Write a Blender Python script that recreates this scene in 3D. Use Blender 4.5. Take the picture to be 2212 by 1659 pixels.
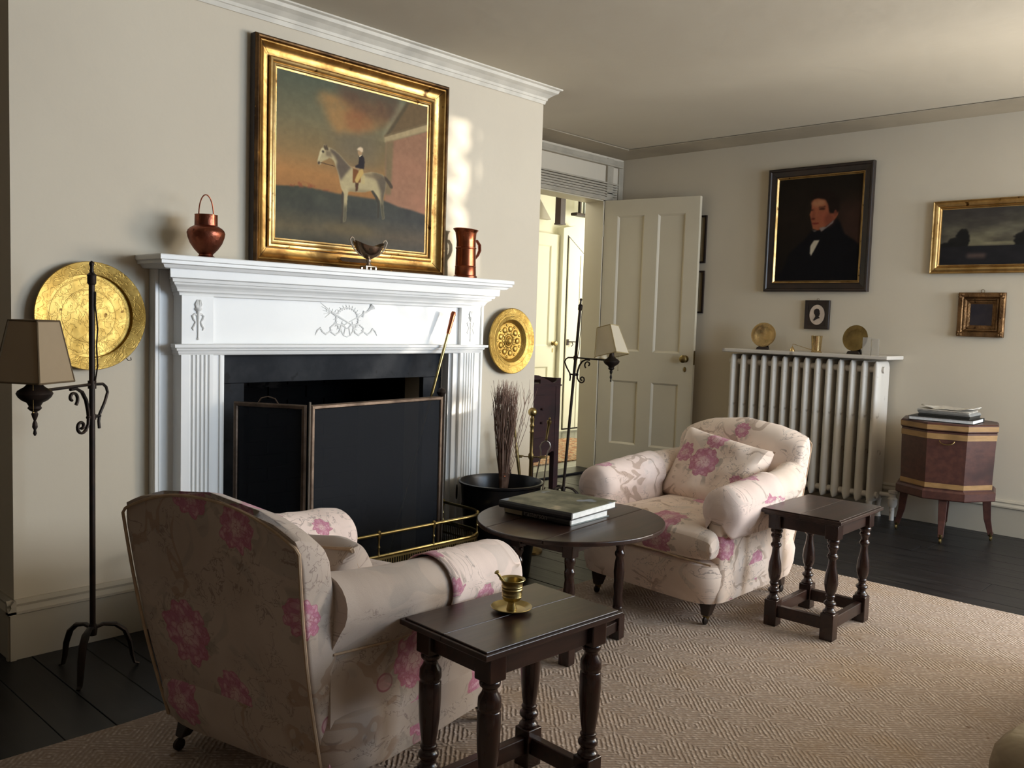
import bpy, bmesh, math, random
import numpy as np
from mathutils import Vector, Matrix, noise as mnoise
PI = math.pi
sc = bpy.context.scene
COL = sc.collection
for o in list(bpy.data.objects): bpy.data.objects.remove(o)

# ------------------------------------------------------------------ camera
yaw, pitch, roll = (math.radians(a) for a in (43.4088699, -4.13464748, 1.81660067))
fw = Vector((math.cos(pitch)*math.cos(yaw), math.cos(pitch)*math.sin(yaw), math.sin(pitch)))
rt = fw.cross(Vector((0, 0, 1))).normalized(); up = rt.cross(fw)
rt, up = math.cos(roll)*rt + math.sin(roll)*up, -math.sin(roll)*rt + math.cos(roll)*up
cam_d = bpy.data.cameras.new('camera'); cam = bpy.data.objects.new('camera', cam_d); COL.objects.link(cam)
m = Matrix((rt, up, -fw)).transposed().to_4x4(); m.translation = Vector((0, 0, 1.12)); cam.matrix_world = m
cam_d.sensor_width = 36; cam_d.lens = 1904.79/2212*36; cam_d.clip_start = 0.02
sc.camera = cam

# ------------------------------------------------------------------ world, sun, window light, exposure
w = bpy.data.worlds.new('sky'); sc.world = w; w.use_nodes = True
nt = w.node_tree; bg = nt.nodes['Background']
sky = nt.nodes.new('ShaderNodeTexSky'); sky.sky_type = 'HOSEK_WILKIE'; sky.turbidity = 3.0
sky.sun_direction = Vector((0.62, -0.76, 0.2)).normalized()
nt.links.new(sky.outputs[0], bg.inputs[0]); bg.inputs[1].default_value = 0.5

def area(name, loc, direction, sx, sy, power, color, spread=PI):
    l = bpy.data.lights.new(name, 'AREA'); l.shape = 'RECTANGLE'; l.size = sx; l.size_y = sy
    l.energy = power; l.color = color; l.spread = spread
    o = bpy.data.objects.new(name, l); COL.objects.link(o); o.location = loc
    o.rotation_euler = Vector(direction).to_track_quat('-Z', 'Y').to_euler()
    return o
sun = bpy.data.lights.new('sun', 'SUN'); sun.energy = 5.0; sun.angle = 0.012; sun.color = (1.0, 0.93, 0.82)
so = bpy.data.objects.new('sun', sun); COL.objects.link(so)
SUND = Vector((-0.60, 0.80, -0.012)).normalized()
so.rotation_euler = SUND.to_track_quat('-Z', 'Y').to_euler()
# daylight in the openings of the room's windows (all outside the picture)
area('daylight_front', (3.35, -2.22, 1.45), (-0.15, 1, -0.05), 1.1, 1.4, 66, (0.66, 0.82, 1.0))
area('daylight_front', (4.75, -2.22, 1.45), (-0.2, 1, -0.05), 1.1, 1.4, 84, (0.78, 0.88, 1.0))
area('daylight_side', (5.42, -0.9, 1.3), (-1, 0.15, 0.55), 1.3, 1.5, 100, (1.0, 0.90, 0.77))
area('hall_light', (8.3, 4.35, 1.5), (-0.5, 1, 0), 1.2, 1.5, 75, (1.0, 0.98, 0.88))
area('hall_light', (5.0, 4.9, 2.2), (0.3, 0.2, -1), 0.9, 0.6, 9, (1.0, 0.97, 0.82))  # fill light added under the hall ceiling, not in a window opening
sc.view_settings.view_transform = 'Standard'; sc.view_settings.look = 'None'
sc.view_settings.gamma = 1; sc.view_settings.use_curve_mapping = False
sc.view_settings.exposure = 0.36
sc.cycles.max_bounces = 8; sc.cycles.diffuse_bounces = 5; sc.cycles.glossy_bounces = 3
sc.cycles.transmission_bounces = 4; sc.cycles.transparent_max_bounces = 12
sc.cycles.caustics_reflective = False; sc.cycles.caustics_refractive = False
sc.cycles.sample_clamp_indirect = 4.0

# ------------------------------------------------------------------ node and material helpers
def lin(c):
    return tuple(((x/12.92) if x <= 0.04045 else ((x+0.055)/1.055)**2.4) for x in c)
def S(r, g, b): return lin((r/255, g/255, b/255))
class NT:
    def __init__(s, name):
        s.mat = bpy.data.materials.new(name); s.mat.use_nodes = True
        s.t = s.mat.node_tree; s.b = s.t.nodes['Principled BSDF']
    def put(s, inp, v):
        if v is None: return
        if hasattr(v, 'is_output'): s.t.links.new(v, inp)
        elif isinstance(v, tuple) and inp.type == 'RGBA': inp.default_value = (*v[:3], 1)
        else: inp.default_value = v
    def n(s, typ, ins=None, out=0, **kw):
        nd = s.t.nodes.new('ShaderNode'+typ)
        for k, v in kw.items(): setattr(nd, k, v)
        for k, v in (ins or {}).items(): s.put(nd.inputs[k], v)
        return nd.outputs[out]
    def m(s, op, a, b=0.0, c=0.0, clamp=False):
        return s.n('Math', {0: a, 1: b, 2: c}, operation=op, use_clamp=clamp)
    def v(s, op, a, b=(0, 0, 0), out=0):
        return s.n('VectorMath', {0: a, 1: b}, out=out, operation=op)
    def mix(s, f, a, b):
        nd = s.t.nodes.new('ShaderNodeMix'); nd.data_type = 'RGBA'
        s.put(nd.inputs[0], f); s.put(nd.inputs[6], a); s.put(nd.inputs[7], b); return nd.outputs[2]
    def vmix(s, f, a, b):
        nd = s.t.nodes.new('ShaderNodeMix'); nd.data_type = 'VECTOR'
        s.put(nd.inputs[0], f); s.put(nd.inputs[4], a); s.put(nd.inputs[5], b); return nd.outputs[1]
    def step(s, x, lo, hi):      # smooth 0..1 from lo to hi (lo>hi gives falling)
        if lo < hi: return s.n('MapRange', {0: x, 1: lo, 2: hi, 3: 0.0, 4: 1.0}, interpolation_type='SMOOTHSTEP')
        return s.n('MapRange', {0: x, 1: hi, 2: lo, 3: 1.0, 4: 0.0}, interpolation_type='SMOOTHSTEP')
    def noise(s, vec, scale, detail=3.0, rough=0.5, out=0, dist=0.0):
        return s.n('TexNoise', {'Vector': vec, 'Scale': scale, 'Detail': detail, 'Roughness': rough, 'Distortion': dist}, out=out)
    def obj(s): return s.n('TexCoord', out=3)
    def uv(s): return s.n('TexCoord', out=2)
    def bump(s, h, strength=0.3, dist=0.01):
        s.put(s.b.inputs['Normal'], s.n('Bump', {'Strength': strength, 'Distance': dist, 'Height': h}))
    def fin(s, color=None, rough=0.6, metal=0.0, spec=None):
        s.put(s.b.inputs['Base Color'], color); s.put(s.b.inputs['Roughness'], rough); s.put(s.b.inputs['Metallic'], metal)
        if spec is not None: s.b.inputs['Specular IOR Level'].default_value = spec
        return s.mat

def plain(name, c, rough=0.6, metal=0.0, c2=None, scale=8.0, bump=0.0, bscale=60.0, spec=None, bd=0.004):
    k = NT(name); o = k.obj(); f = k.noise(o, scale, 4)
    c2 = c2 or tuple(x*0.82 for x in c)
    col = k.mix(k.step(f, 0.35, 0.65), c, c2)
    if bump: k.bump(k.noise(o, bscale, 3), bump, bd)
    return k.fin(col, rough, metal, spec)

WALL = plain('wall_plaster', (0.665, 0.59, 0.465), 0.85, c2=(0.635, 0.56, 0.44), scale=1.3, bump=0.25, bscale=18)
CEIL = plain('ceiling_plaster', (0.60, 0.54, 0.43), 0.9, c2=(0.57, 0.51, 0.405), scale=1.1, bump=0.2, bscale=9, bd=0.01)
CEILBAND = plain('dark_ceiling_band', (0.44, 0.375, 0.275), 0.9, scale=2)
WHITE = plain('white_gloss_paint', (0.86, 0.86, 0.84), 0.42, c2=(0.83, 0.83, 0.81), scale=3, bump=0.08, bscale=30)
CREAM = plain('cream_paint', (0.62, 0.55, 0.415), 0.5, c2=(0.59, 0.52, 0.39), scale=2, bump=0.08, bscale=24)
TRIM = plain('trim_paint', (0.46, 0.41, 0.325), 0.5, c2=(0.43, 0.385, 0.305), scale=2)
HALLW = plain('hall_paint', (0.82, 0.80, 0.66), 0.7, scale=2, c2=(0.8, 0.77, 0.64))
BLACK = plain('black_iron', (0.018, 0.014, 0.012), 0.5, 0.6, scale=20, c2=(0.035, 0.022, 0.016))
SOOT = plain('sooty_iron', (0.003, 0.003, 0.0035), 0.95, scale=12, spec=0.1)
def radpaint():
    k = NT('radiator_paint'); o = k.obj(); f = k.noise(o, 14, 4)
    c = k.mix(k.step(f, 0.62, 0.72), (0.66, 0.61, 0.54), (0.36, 0.31, 0.26)); return k.fin(c, 0.5)
RADP = radpaint()
def wood(name, a, b, rough=0.32, sx=(2, 30, 30), coat=0.3):
    k = NT(name); o = k.obj()
    v = k.n('Mapping', {'Vector': o, 'Scale': sx}); g = k.noise(v, 1.6, 5, 0.6)
    c = k.mix(k.step(g, 0.3, 0.7), a, b); d = k.noise(o, 5, 2)
    c = k.mix(k.step(d, 0.5, 0.75), c, tuple(x*0.6 for x in a)); k.bump(g, 0.15, 0.002)
    k.b.inputs['Coat Weight'].default_value = coat; k.b.inputs['Coat Roughness'].default_value = 0.18
    return k.fin(c, rough)
OAK = wood('dark_oak', (0.020, 0.009, 0.0065), (0.046, 0.020, 0.0135), 0.34, coat=0.12)
OAK2 = wood('dark_oak_turned', (0.016, 0.0065, 0.005), (0.036, 0.014, 0.0095), 0.24, (25, 25, 4), 0.15)
MAHO = wood('mahogany', (0.055, 0.018, 0.014), (0.09, 0.032, 0.022), 0.42, (3, 20, 20), 0.08)
REDW = wood('red_mahogany', (0.022, 0.005, 0.006), (0.036, 0.008, 0.008), 0.7, (3, 20, 20), 0.0)
INLAY = wood('pale_inlay_band', (0.30, 0.17, 0.06), (0.38, 0.22, 0.09), 0.45, (10, 10, 40), 0.1)
FLOORM = None
def floor_mat():
    k = NT('black_floor_paint'); o = k.obj(); v = k.n('Mapping', {'Vector': o, 'Scale': (26, 2.0, 5)})
    g = k.noise(v, 1.5, 5, 0.6); w = k.noise(o, 3, 4)
    c = k.mix(k.step(g, 0.35, 0.72), (0.008, 0.0075, 0.0085), (0.022, 0.021, 0.022))
    c = k.mix(k.step(w, 0.58, 0.75), c, (0.03, 0.029, 0.028)); k.bump(g, 0.2, 0.002)
    return k.fin(c, k.m('MULTIPLY_ADD', g, 0.3, 0.25), spec=0.3)
FLOORM = floor_mat()
def hall_floor():
    k = NT('grey_floor_paint'); o = k.obj(); g = k.noise(o, 4, 3)
    return k.fin(k.mix(g, (0.10, 0.10, 0.085), (0.17, 0.165, 0.14)), 0.25)
HFLOOR = hall_floor()
def metal(name, a, b, rough=0.3, bscale=40, bs=0.25, scale=7, dark=None, bd=0.004):
    k = NT(name); o = k.obj(); f = k.noise(o, scale, 5, 0.6)
    c = k.mix(k.step(f, 0.35, 0.7), a, b)
    if dark: c = k.mix(k.step(k.noise(o, scale*3.1, 4), 0.64, 0.72), c, dark)
    k.bump(k.noise(o, bscale, 4), bs, bd)
    return k.fin(c, k.m('MULTIPLY_ADD', f, 0.25, rough-0.1), 1.0)
GILT = metal('worn_gilding', (0.66, 0.42, 0.14), (0.24, 0.12, 0.035), 0.36, 45, 0.3, 5, (0.10, 0.05, 0.02))
GILT2 = metal('pale_gilding', (0.62, 0.42, 0.18), (0.40, 0.24, 0.08), 0.4, 50, 0.2, 9, (0.12, 0.06, 0.02))
GILTD = metal('dull_carved_gilding', (0.26, 0.15, 0.07), (0.12, 0.065, 0.03), 0.5, 90, 0.8, 14, (0.05, 0.025, 0.015), bd=0.006)
GILTK = metal('dark_rubbed_gilding_and_shade', (0.16, 0.09, 0.04), (0.06, 0.035, 0.02), 0.5, 60, 0.3, 12, (0.35, 0.2, 0.07))
BRASS = metal('brass', (0.52, 0.41, 0.18), (0.34, 0.26, 0.10), 0.28, 30, 0.1)
BRASSD = metal('dull_brass', (0.30, 0.22, 0.09), (0.16, 0.11, 0.045), 0.38, 40, 0.2)
BRASSP = metal('pale_brass', (0.66, 0.50, 0.26), (0.52, 0.36, 0.16), 0.25, 30, 0.12)
COPPER = metal('copper', (0.30, 0.095, 0.055), (0.15, 0.05, 0.032), 0.36, 38, 0.6, 9, (0.06, 0.02, 0.015))
COPPERB = metal('bright_copper', (0.46, 0.14, 0.065), (0.24, 0.07, 0.038), 0.28, 20, 0.1, 7)
SILVER = metal('tarnished_silver', (0.36, 0.27, 0.20), (0.22, 0.15, 0.10), 0.25, 20, 0.05, 12)
SILVERB = metal('bright_silver', (0.60, 0.52, 0.42), (0.42, 0.34, 0.26), 0.38, 20, 0.05, 12)
STEEL = metal('steel', (0.42, 0.38, 0.33), (0.25, 0.22, 0.19), 0.35)
BRONZE = metal('brown_bronze', (0.19, 0.14, 0.105), (0.09, 0.065, 0.05), 0.5, 60, 0.3, 10)
EBONY = plain('ebonised_wood', (0.016, 0.011, 0.010), 0.35, c2=(0.03, 0.018, 0.014), scale=9)
PAPER = plain('page_edges', (0.90, 0.90, 0.87), 0.8, scale=60, c2=(0.82, 0.82, 0.78))
def trayface(name, R, rim, dark, scale, embossed=False):
    k = NT(name); o = k.obj(); sp = k.n('SeparateXYZ', {0: o}); 
    nd = sp.node; x, z = nd.outputs[0], nd.outputs[2]
    r = k.m('SQRT', k.m('ADD', k.m('MULTIPLY', x, x), k.m('MULTIPLY', z, z)))
    f = k.noise(o, 9, 5, 0.65)
    c = k.mix(k.step(f, 0.35, 0.68), (0.62, 0.42, 0.12), (0.40, 0.25, 0.06))
    c = k.mix(k.step(k.noise(o, 30, 4), 0.66, 0.74), c, dark)
    ang = k.m('ARCTAN2', z, x)
    vor = k.n('TexVoronoi', {'Vector': o, 'Scale': scale}, feature='F1')
    ring = k.step(k.m('ABSOLUTE', k.m('SUBTRACT', r, 0.085)), 0.0025, 0.001)
    ring2 = k.step(k.m('ABSOLUTE', k.m('SUBTRACT', r, 0.122)), 0.0025, 0.001)
    eng = k.step(k.m('ABSOLUTE', k.m('SUBTRACT', k.noise(o, 34, 3, dist=1.0), 0.5)), 0.05, 0.01)
    h = k.m('ADD', k.m('MULTIPLY', vor, 0.35), k.m('ADD', k.m('MULTIPLY', k.m('ADD', ring, ring2), 0.4), k.m('ADD', k.noise(o, 12, 3), k.m('MULTIPLY', eng, -0.22))))
    k.bump(h, 0.35, 0.006)
    return k.fin(c, k.m('MULTIPLY_ADD', f, 0.25, 0.36 if not embossed else 0.26), 1.0)
TRAY = trayface('engraved_brass', 0.17, 0.14, (0.14, 0.07, 0.02), 26)
TRAY2 = trayface('hammered_brass', 0.16, 0.1, (0.30, 0.15, 0.03), 34)

# ------------------------------------------------------------------ geometry helpers
class B:
    def __init__(s): s.bm = bmesh.new(); s.uvf = None
    def box(s, x0, x1, y0, y1, z0, z1, mtx=None):
        vs = [s.bm.verts.new((x, y, z)) for x in (x0, x1) for y in (y0, y1) for z in (z0, z1)]
        for f in ((0, 1, 3, 2), (4, 6, 7, 5), (0, 4, 5, 1), (2, 3, 7, 6), (0, 2, 6, 4), (1, 5, 7, 3)):
            s.bm.faces.new([vs[i] for i in f])
        if mtx: 
            for v in vs: v.co = mtx @ v.co
        return s
    def loft(s, secs, caps=True, closed=True):
        rings = [[s.bm.verts.new(p) for p in sec] for sec in secs]
        n = len(rings[0])
        for a, b in zip(rings, rings[1:]):
            for i in range(n if closed else n-1):
                j = (i+1) % n
                try: s.bm.faces.new((a[i], a[j], b[j], b[i]))
                except ValueError: pass
        if caps and closed:
            s.bm.faces.new(list(reversed(rings[0]))); s.bm.faces.new(rings[-1])
        return s
    def lathe(s, prof, c=(0, 0, 0), n=24, axis='z', caps=True, sy=1.0):
        secs = []
        for a, r in prof:
            ring = []
            for i in range(n):
                t = 2*PI*i/n; r_ = max(r, 1e-4)
                x, y = r_*math.cos(t), r_*math.sin(t)*sy
                if axis == 'z': p = (c[0]+x, c[1]+y, c[2]+a)
                elif axis == 'y': p = (c[0]+x, c[1]+a, c[2]+y)
                else: p = (c[0]+a, c[1]+x, c[2]+y)
                ring.append(p)
            secs.append(ring)
        return s.loft(secs, caps)
    def tube(s, pts, r=0.005, n=8, closed=False, flat=None):
        pts = [Vector(p) for p in pts]; N = len(pts); secs = []; prev = None
        for i, p in enumerate(pts):
            if closed: t = (pts[(i+1) % N]-pts[i-1])
            else: t = pts[min(i+1, N-1)]-pts[max(i-1, 0)]
            t.normalize()
            if prev is None:
                a = Vector((0, 0, 1)) if abs(t.z) < 0.9 else Vector((1, 0, 0)); u = t.cross(a).normalized()
            else:
                u = (prev - t*prev.dot(t)).normalized()
            prev = u; v = t.cross(u); rr = r[i] if isinstance(r, (list, tuple)) else r
            f = flat or 1.0
            secs.append([p+(u*math.cos(2*PI*k/n)*f+v*math.sin(2*PI*k/n))*rr for k in range(n)])
        if closed: secs.append(secs[0]); return s.loft(secs, False)
        return s.loft(secs, True)
    def prism(s, poly, y0, y1, mtx=None):      # polygon in XZ, extruded along Y
        a = [s.bm.verts.new((x, y0, z)) for x, z in poly]; b = [s.bm.verts.new((x, y1, z)) for x, z in poly]
        s.bm.faces.new(a); s.bm.faces.new(list(reversed(b))); n = len(a)
        for i in range(n): s.bm.faces.new((a[i], b[i], b[(i+1) % n], a[(i+1) % n]))
        if mtx:
            for v in a+b: v.co = mtx @ v.co
        return s
    def prismz(s, poly, z0, z1):
        a = [s.bm.verts.new((x, y, z0)) for x, y in poly]; b = [s.bm.verts.new((x, y, z1)) for x, y in poly]
        s.bm.faces.new(a); s.bm.faces.new(list(reversed(b))); n = len(a)
        for i in range(n): s.bm.faces.new((a[i], b[i], b[(i+1) % n], a[(i+1) % n]))
        return s
    def sphere(s, c, r, n=16, sz=1.0):
        prof = [(c[2]*0-r*sz*math.cos(PI*i/n), r*math.sin(PI*i/n)) for i in range(n+1)]
        return s.lathe(prof, c, n)
    def frame(s, w, h, prof):                   # mitred picture-frame, XZ plane facing -Y, prof = (inset, height)
        loops = []
        for d, hh in prof:
            a, b = w/2-d, h/2-d
            loops.append([(-a, -hh, -b), (a, -hh, -b), (a, -hh, b), (-a, -hh, b)])
        loops.append(loops[0])
        return s.loft(loops, False)
    def xform(s, mtx):
        bmesh.ops.transform(s.bm, matrix=mtx, verts=s.bm.verts); return s
def obj(name, b, mat, parent=None, smooth=True, bevel=0.0, sub=0, uv=None, seg=2):
    bm = b.bm if isinstance(b, B) else b
    bmesh.ops.remove_doubles(bm, verts=bm.verts, dist=1e-6)
    bmesh.ops.recalc_face_normals(bm, faces=bm.faces)
    me = bpy.data.meshes.new(name); 
    if uv:
        l = bm.loops.layers.uv.new('UVMap')
        for f in bm.faces:
            for lp in f.loops: lp[l].uv = uv(lp.vert.co)
    bm.to_mesh(me); bm.free()
    me.materials.append(mat)
    o = bpy.data.objects.new(name, me); COL.objects.link(o)
    if smooth:
        me.shade_smooth()
        try: me.set_sharp_from_angle(angle=math.radians(38))
        except Exception: pass
    if sub:
        md = o.modifiers.new('sub', 'SUBSURF'); md.levels = sub; md.render_levels = sub
    if bevel:
        md = o.modifiers.new('bev', 'BEVEL'); md.width = bevel; md.segments = seg; md.limit_method = 'ANGLE'; md.angle_limit = 0.6
    if parent: o.parent = parent
    return o
def thing(name, label, cat, loc=(0, 0, 0), rz=0.0, group=None, rot=None):
    o = bpy.data.objects.new(name, None); COL.objects.link(o); o.empty_display_size = 0.05
    o.location = loc; o.rotation_euler = rot or (0, 0, rz); o['label'] = label; o['category'] = cat
    if group: o['group'] = group
    return o
def tag(o, label, cat, group=None):
    o['label'] = label; o['category'] = cat
    if group: o['group'] = group
    return o
def struct(name, b=None, mat=None, parent=None, **kw):
    if b is None:
        o = bpy.data.objects.new(name, None); COL.objects.link(o); o.parent = parent
    else: o = obj(name, b, mat, parent, **kw)
    o['kind'] = 'structure'; return o
def arc(cx, cy, r, a0, a1, n):
    return [(cx+r*math.cos(math.radians(a0+(a1-a0)*i/n)), cy+r*math.sin(math.radians(a0+(a1-a0)*i/n))) for i in range(n+1)]
def dup(o, name=None):
    c = o.copy(); COL.objects.link(c)
    for ch in o.children:
        d = dup(ch); d.parent = c
    return c

# ================================================================== ROOM SHELL
XW0, YW0 = -1.6, -2.3
XE, YD, YC = 5.49, 4.10, 3.0
ch_l, ch_r = 0.914, 3.335
def wall_with_holes(name, axis, pos, thick, a0, a1, z0, z1, holes, mat):
    b = B()
    def put(u0, u1, w0, w1):
        if u1-u0 < 1e-4 or w1-w0 < 1e-4: return
        if axis == 'y': b.box(u0, u1, min(pos, pos+thick), max(pos, pos+thick), w0, w1)
        else: b.box(min(pos, pos+thick), max(pos, pos+thick), u0, u1, w0, w1)
    u = a0
    for h in sorted(holes):
        put(u, h[0], z0, z1); put(h[0], h[1], z0, h[2]); put(h[0], h[1], h[3], z1); u = h[1]
    put(u, a1, z0, z1)
    return struct(name, b, mat, smooth=False)
# chimney breast: front wall with the firebox opening and its two returns
b = B()
for (x0, x1, z0, z1) in ((ch_l, 1.69, 0, 2.42), (2.57, ch_r, 0, 2.42), (1.69, 2.57, 0.854, 2.42)): b.box(x0, x1, YC, YC+0.10, z0, z1)
b.box(ch_l, ch_l+0.1, YC+0.1, YD, 0, 2.42); b.box(ch_r-0.1, ch_r, YC+0.1, YD, 0, 2.42)
struct('wall_chimney', b, WALL, smooth=False)
b = B(); b.box(1.66, 2.60, 3.45, 3.5, 0, 0.9); b.box(1.64, 1.69, 3.1, 3.5, 0, 0.9); b.box(2.57, 2.62, 3.1, 3.5, 0, 0.9); b.box(1.64, 2.62, 3.1, 3.5, 0.854, 0.9)
fb = struct('wall_firebox', b, SOOT, smooth=False)
bb = B(); bb.box(0, 0.185, -0.008, 0.0, 0, 0.052); brick0 = None
for r_ in range(14):
    for c_ in range(6):
        x = 1.69 + c_*0.195 - (0.0975 if r_ % 2 else 0)
        if x < 1.68 or x > 2.40: continue
        if brick0 is None: o = brick0 = obj('brick', bb, SOOT, fb, smooth=False)
        else: o = brick0.copy(); COL.objects.link(o); o.parent = fb
        o.location = (x, 3.45, 0.02+r_*0.06)
wall_with_holes('wall_door', 'y', YD, 0.15, XW0, 5.75, 0, 2.45, [(4.47, 5.257, 0, 2.03)], WALL)
wall_with_holes('wall_east', 'x', XE, 0.15, YW0, YD, 0, 2.45, [(-1.62, -0.15, 0.55, 2.12)], WALL)
wall_with_holes('wall_south', 'y', YW0, -0.15, XW0, XE, 0, 2.45, [(2.78, 3.92, 0.7, 2.15), (4.18, 5.32, 0.7, 2.15)], plain('dark_unseen_wall', (0.12, 0.095, 0.07), 0.8))  # unseen wall, coloured dark to cut bounced light
wall_with_holes('wall_west', 'x', XW0, -0.15, YW0, YD, 0, 2.45, [], plain('dark_unseen_west_wall', (0.10, 0.075, 0.055), 0.9))  # also unseen and coloured dark against bounced light
# old, slightly uneven ceiling
bm = bmesh.new(); nx, ny = 60, 6; g = []
def cz(x):
    t = min(max((x-3.4)/1.1, 0), 1); t = t*t*(3-2*t); return 2.272+(2.372-2.272)*t
for i in range(nx+1):
    x = XW0+(XE-XW0)*i/nx; g.append([bm.verts.new((x, YW0+(YD-YW0)*j/ny, cz(x))) for j in range(ny+1)])
for i in range(nx):
    for j in range(ny): bm.faces.new((g[i][j], g[i][j+1], g[i+1][j+1], g[i+1][j]))
struct('ceiling', bm, CEIL)
b = B(); b.box(XW0-0.2, XE+0.2, YW0-0.2, YD+0.16, 2.47, 2.6); struct('ceiling_slab', b, CEIL, smooth=False)
# flat strips; the dark band along the ceiling edge is put into their colour
b = B(); b.loft([[(x, YD, 2.372), (x, YD-0.24, 2.369), (x, YD-0.235, 2.364), (x, YD, 2.355)] for x in (ch_r, XE)]); struct('dark_ceiling_strip_1', b, CEILBAND, smooth=False)
b = B(); b.loft([[(XE, y, 2.372), (XE-0.26, y, 2.369), (XE-0.255, y, 2.364), (XE, y, 2.355)] for y in (YW0, YD)]); struct('dark_ceiling_strip_2', b, CEILBAND, smooth=False)
# floor: sub-floor and boards running front to back
b = B(); b.box(XW0, XE, YW0, YD+0.15, -0.10, -0.012); fl = struct('floor', b, SOOT, smooth=False)
random.seed(4); planks = {}
x = XW0
while x < XE-0.02:
    wd = random.choice((0.105, 0.13, 0.15)); wd = min(wd, XE-x)
    cuts = [YW0, YW0+random.uniform(1.5, 4.4), YD+0.02]
    for a, c in zip(cuts, cuts[1:]):
        b = B(); b.box(0.0012, wd-0.0012, 0.001, c-a-0.001, -0.02, random.choice((0.0, -0.0006, -0.001)))
        o = obj('plank', b, FLOORM, fl, smooth=False, bevel=0.0012, seg=1); o.location = (x, a, 0)
    x += wd
# hall beyond the doorway
b = B(); b.box(3.4, 9.4, YD+0.02, 6.2, -0.06, -0.004); hf = struct('floor_hall', b, HFLOOR, smooth=False)
for k in range(17):
    b = B(); b.box(4.3, 9.3, 0.001, 0.108, -0.004, 0.0); o = obj('plank', b, HFLOOR, hf, smooth=False); o.location = (0, YD+0.15+k*0.11, 0)
wall_with_holes('wall_hall', 'y', 5.88, 0.15, 3.3, 9.4, 0, 2.9, [], HALLW)
wall_with_holes('wall_hall_west', 'x', 3.3, -0.1, YD+0.15, 5.9, 0, 2.9, [], HALLW)
wall_with_holes('wall_hall_east', 'x', 9.4, 0.1, YD, 6.2, 0, 2.9, [], HALLW)
wall_with_holes('wall_hall_south', 'y', YD+0.02, 0.12, 5.7, 9.4, 0, 2.9, [], HALLW)
b = B(); b.box(3.2, 9.5, YD+0.15, 6.2, 2.47, 2.6); struct('ceiling_hall', b, HALLW, smooth=False)
# --- baseboards
def baseboard(name, p0, p1, n, mat=TRIM, h=0.19):
    prof = [(0, 0), (0.018, 0), (0.018, h-0.045), (0.024, h-0.042), (0.024, h-0.034), (0.014, h-0.02), (0.016, h-0.012), (0.006, h), (0, h)]
    p0, p1, n = Vector((*p0, 0)), Vector((*p1, 0)), Vector((*n, 0))
    return struct(name, B().loft([[p+n*d+Vector((0, 0, z)) for d, z in prof] for p in (p0, p1)]), mat, smooth=False)
baseboard('baseboard_chimney_left', (ch_l-0.024, YC), (1.345, YC), (0, -1))
baseboard('baseboard_chimney_right', (2.93, YC), (ch_r+0.024, YC), (0, -1))
baseboard('baseboard_left_return', (ch_l, YC-0.024), (ch_l, YD), (-1, 0))
baseboard('baseboard_right_return', (ch_r, YC-0.024), (ch_r, YD), (1, 0))
baseboard('baseboard_east', (XE, YW0), (XE, YD), (-1, 0), h=0.20)
baseboard('baseboard_west', (XW0, YW0), (XW0, YD), (1, 0))
baseboard('baseboard_north', (ch_r, YD), (4.37, YD), (0, -1))
baseboard('baseboard_south', (XW0, YW0), (XE, YW0), (0, 1))
baseboard('baseboard_hall', (4.0, 5.88), (6.0, 5.88), (0, -1), HALLW)
# --- crown moulding on the chimney breast, returned at its corners
prof = [(0, 2.198), (0.006, 2.196), (0.010, 2.212), (0.014, 2.214), (0.016, 2.225), (0.034, 2.240), (0.052, 2.250), (0.056, 2.262), (0.068, 2.266), (0.070, 2.30), (0, 2.30)]
secs = []
for (px_, py_, sx, sy) in ((ch_l, YD, -1, 0), (ch_l, YC, -1, -1), (ch_r, YC, 1, -1), (ch_r, YD, 1, 0)):
    secs.append([(px_+sx*d, py_+sy*d, z) for d, z in prof])
struct('trim_3', B().loft(secs), plain('crown_paint', (0.72, 0.67, 0.57), 0.6), smooth=False)
# --- door casing (room side), reeded head
b = B(); b.box(4.37, 4.47, YD-0.022, YD, 0, 2.10); b.box(5.275, 5.345, YD-0.02, YD, 0, 2.34); b.box(5.425, XE-0.01, YD-0.012, YD, 0, 2.34)
b.box(4.37, 5.345, YD-0.022, YD, 2.03, 2.055)
for i in range(6): b.box(4.37, 5.40, YD-0.018-0.002*i, YD, 2.062+i*0.018, 2.073+i*0.018)
b.box(4.30, 5.45, YD-0.034, YD, 2.285, 2.30); b.box(4.30, 5.46, YD-0.022, YD, 2.30, 2.335)
struct('trim_4', b, plain('casing_paint', (0.46, 0.405, 0.315), 0.55), smooth=False, bevel=0.002)
b = B(); b.box(5.25, 5.262, YD-0.01, YD+0.16, 0.0, 2.035); b.box(4.465, 4.478, YD-0.01, YD+0.16, 0, 2.035); b.box(4.465, 5.262, YD-0.01, YD+0.16, 2.022, 2.035)
struct('trim_5', b, CREAM, smooth=False)
b = B(); b.box(4.45, 5.27, YD-0.03, YD+0.15, 0.0, 0.016); struct('trim_6', b, FLOORM, smooth=False, bevel=0.006)

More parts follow.
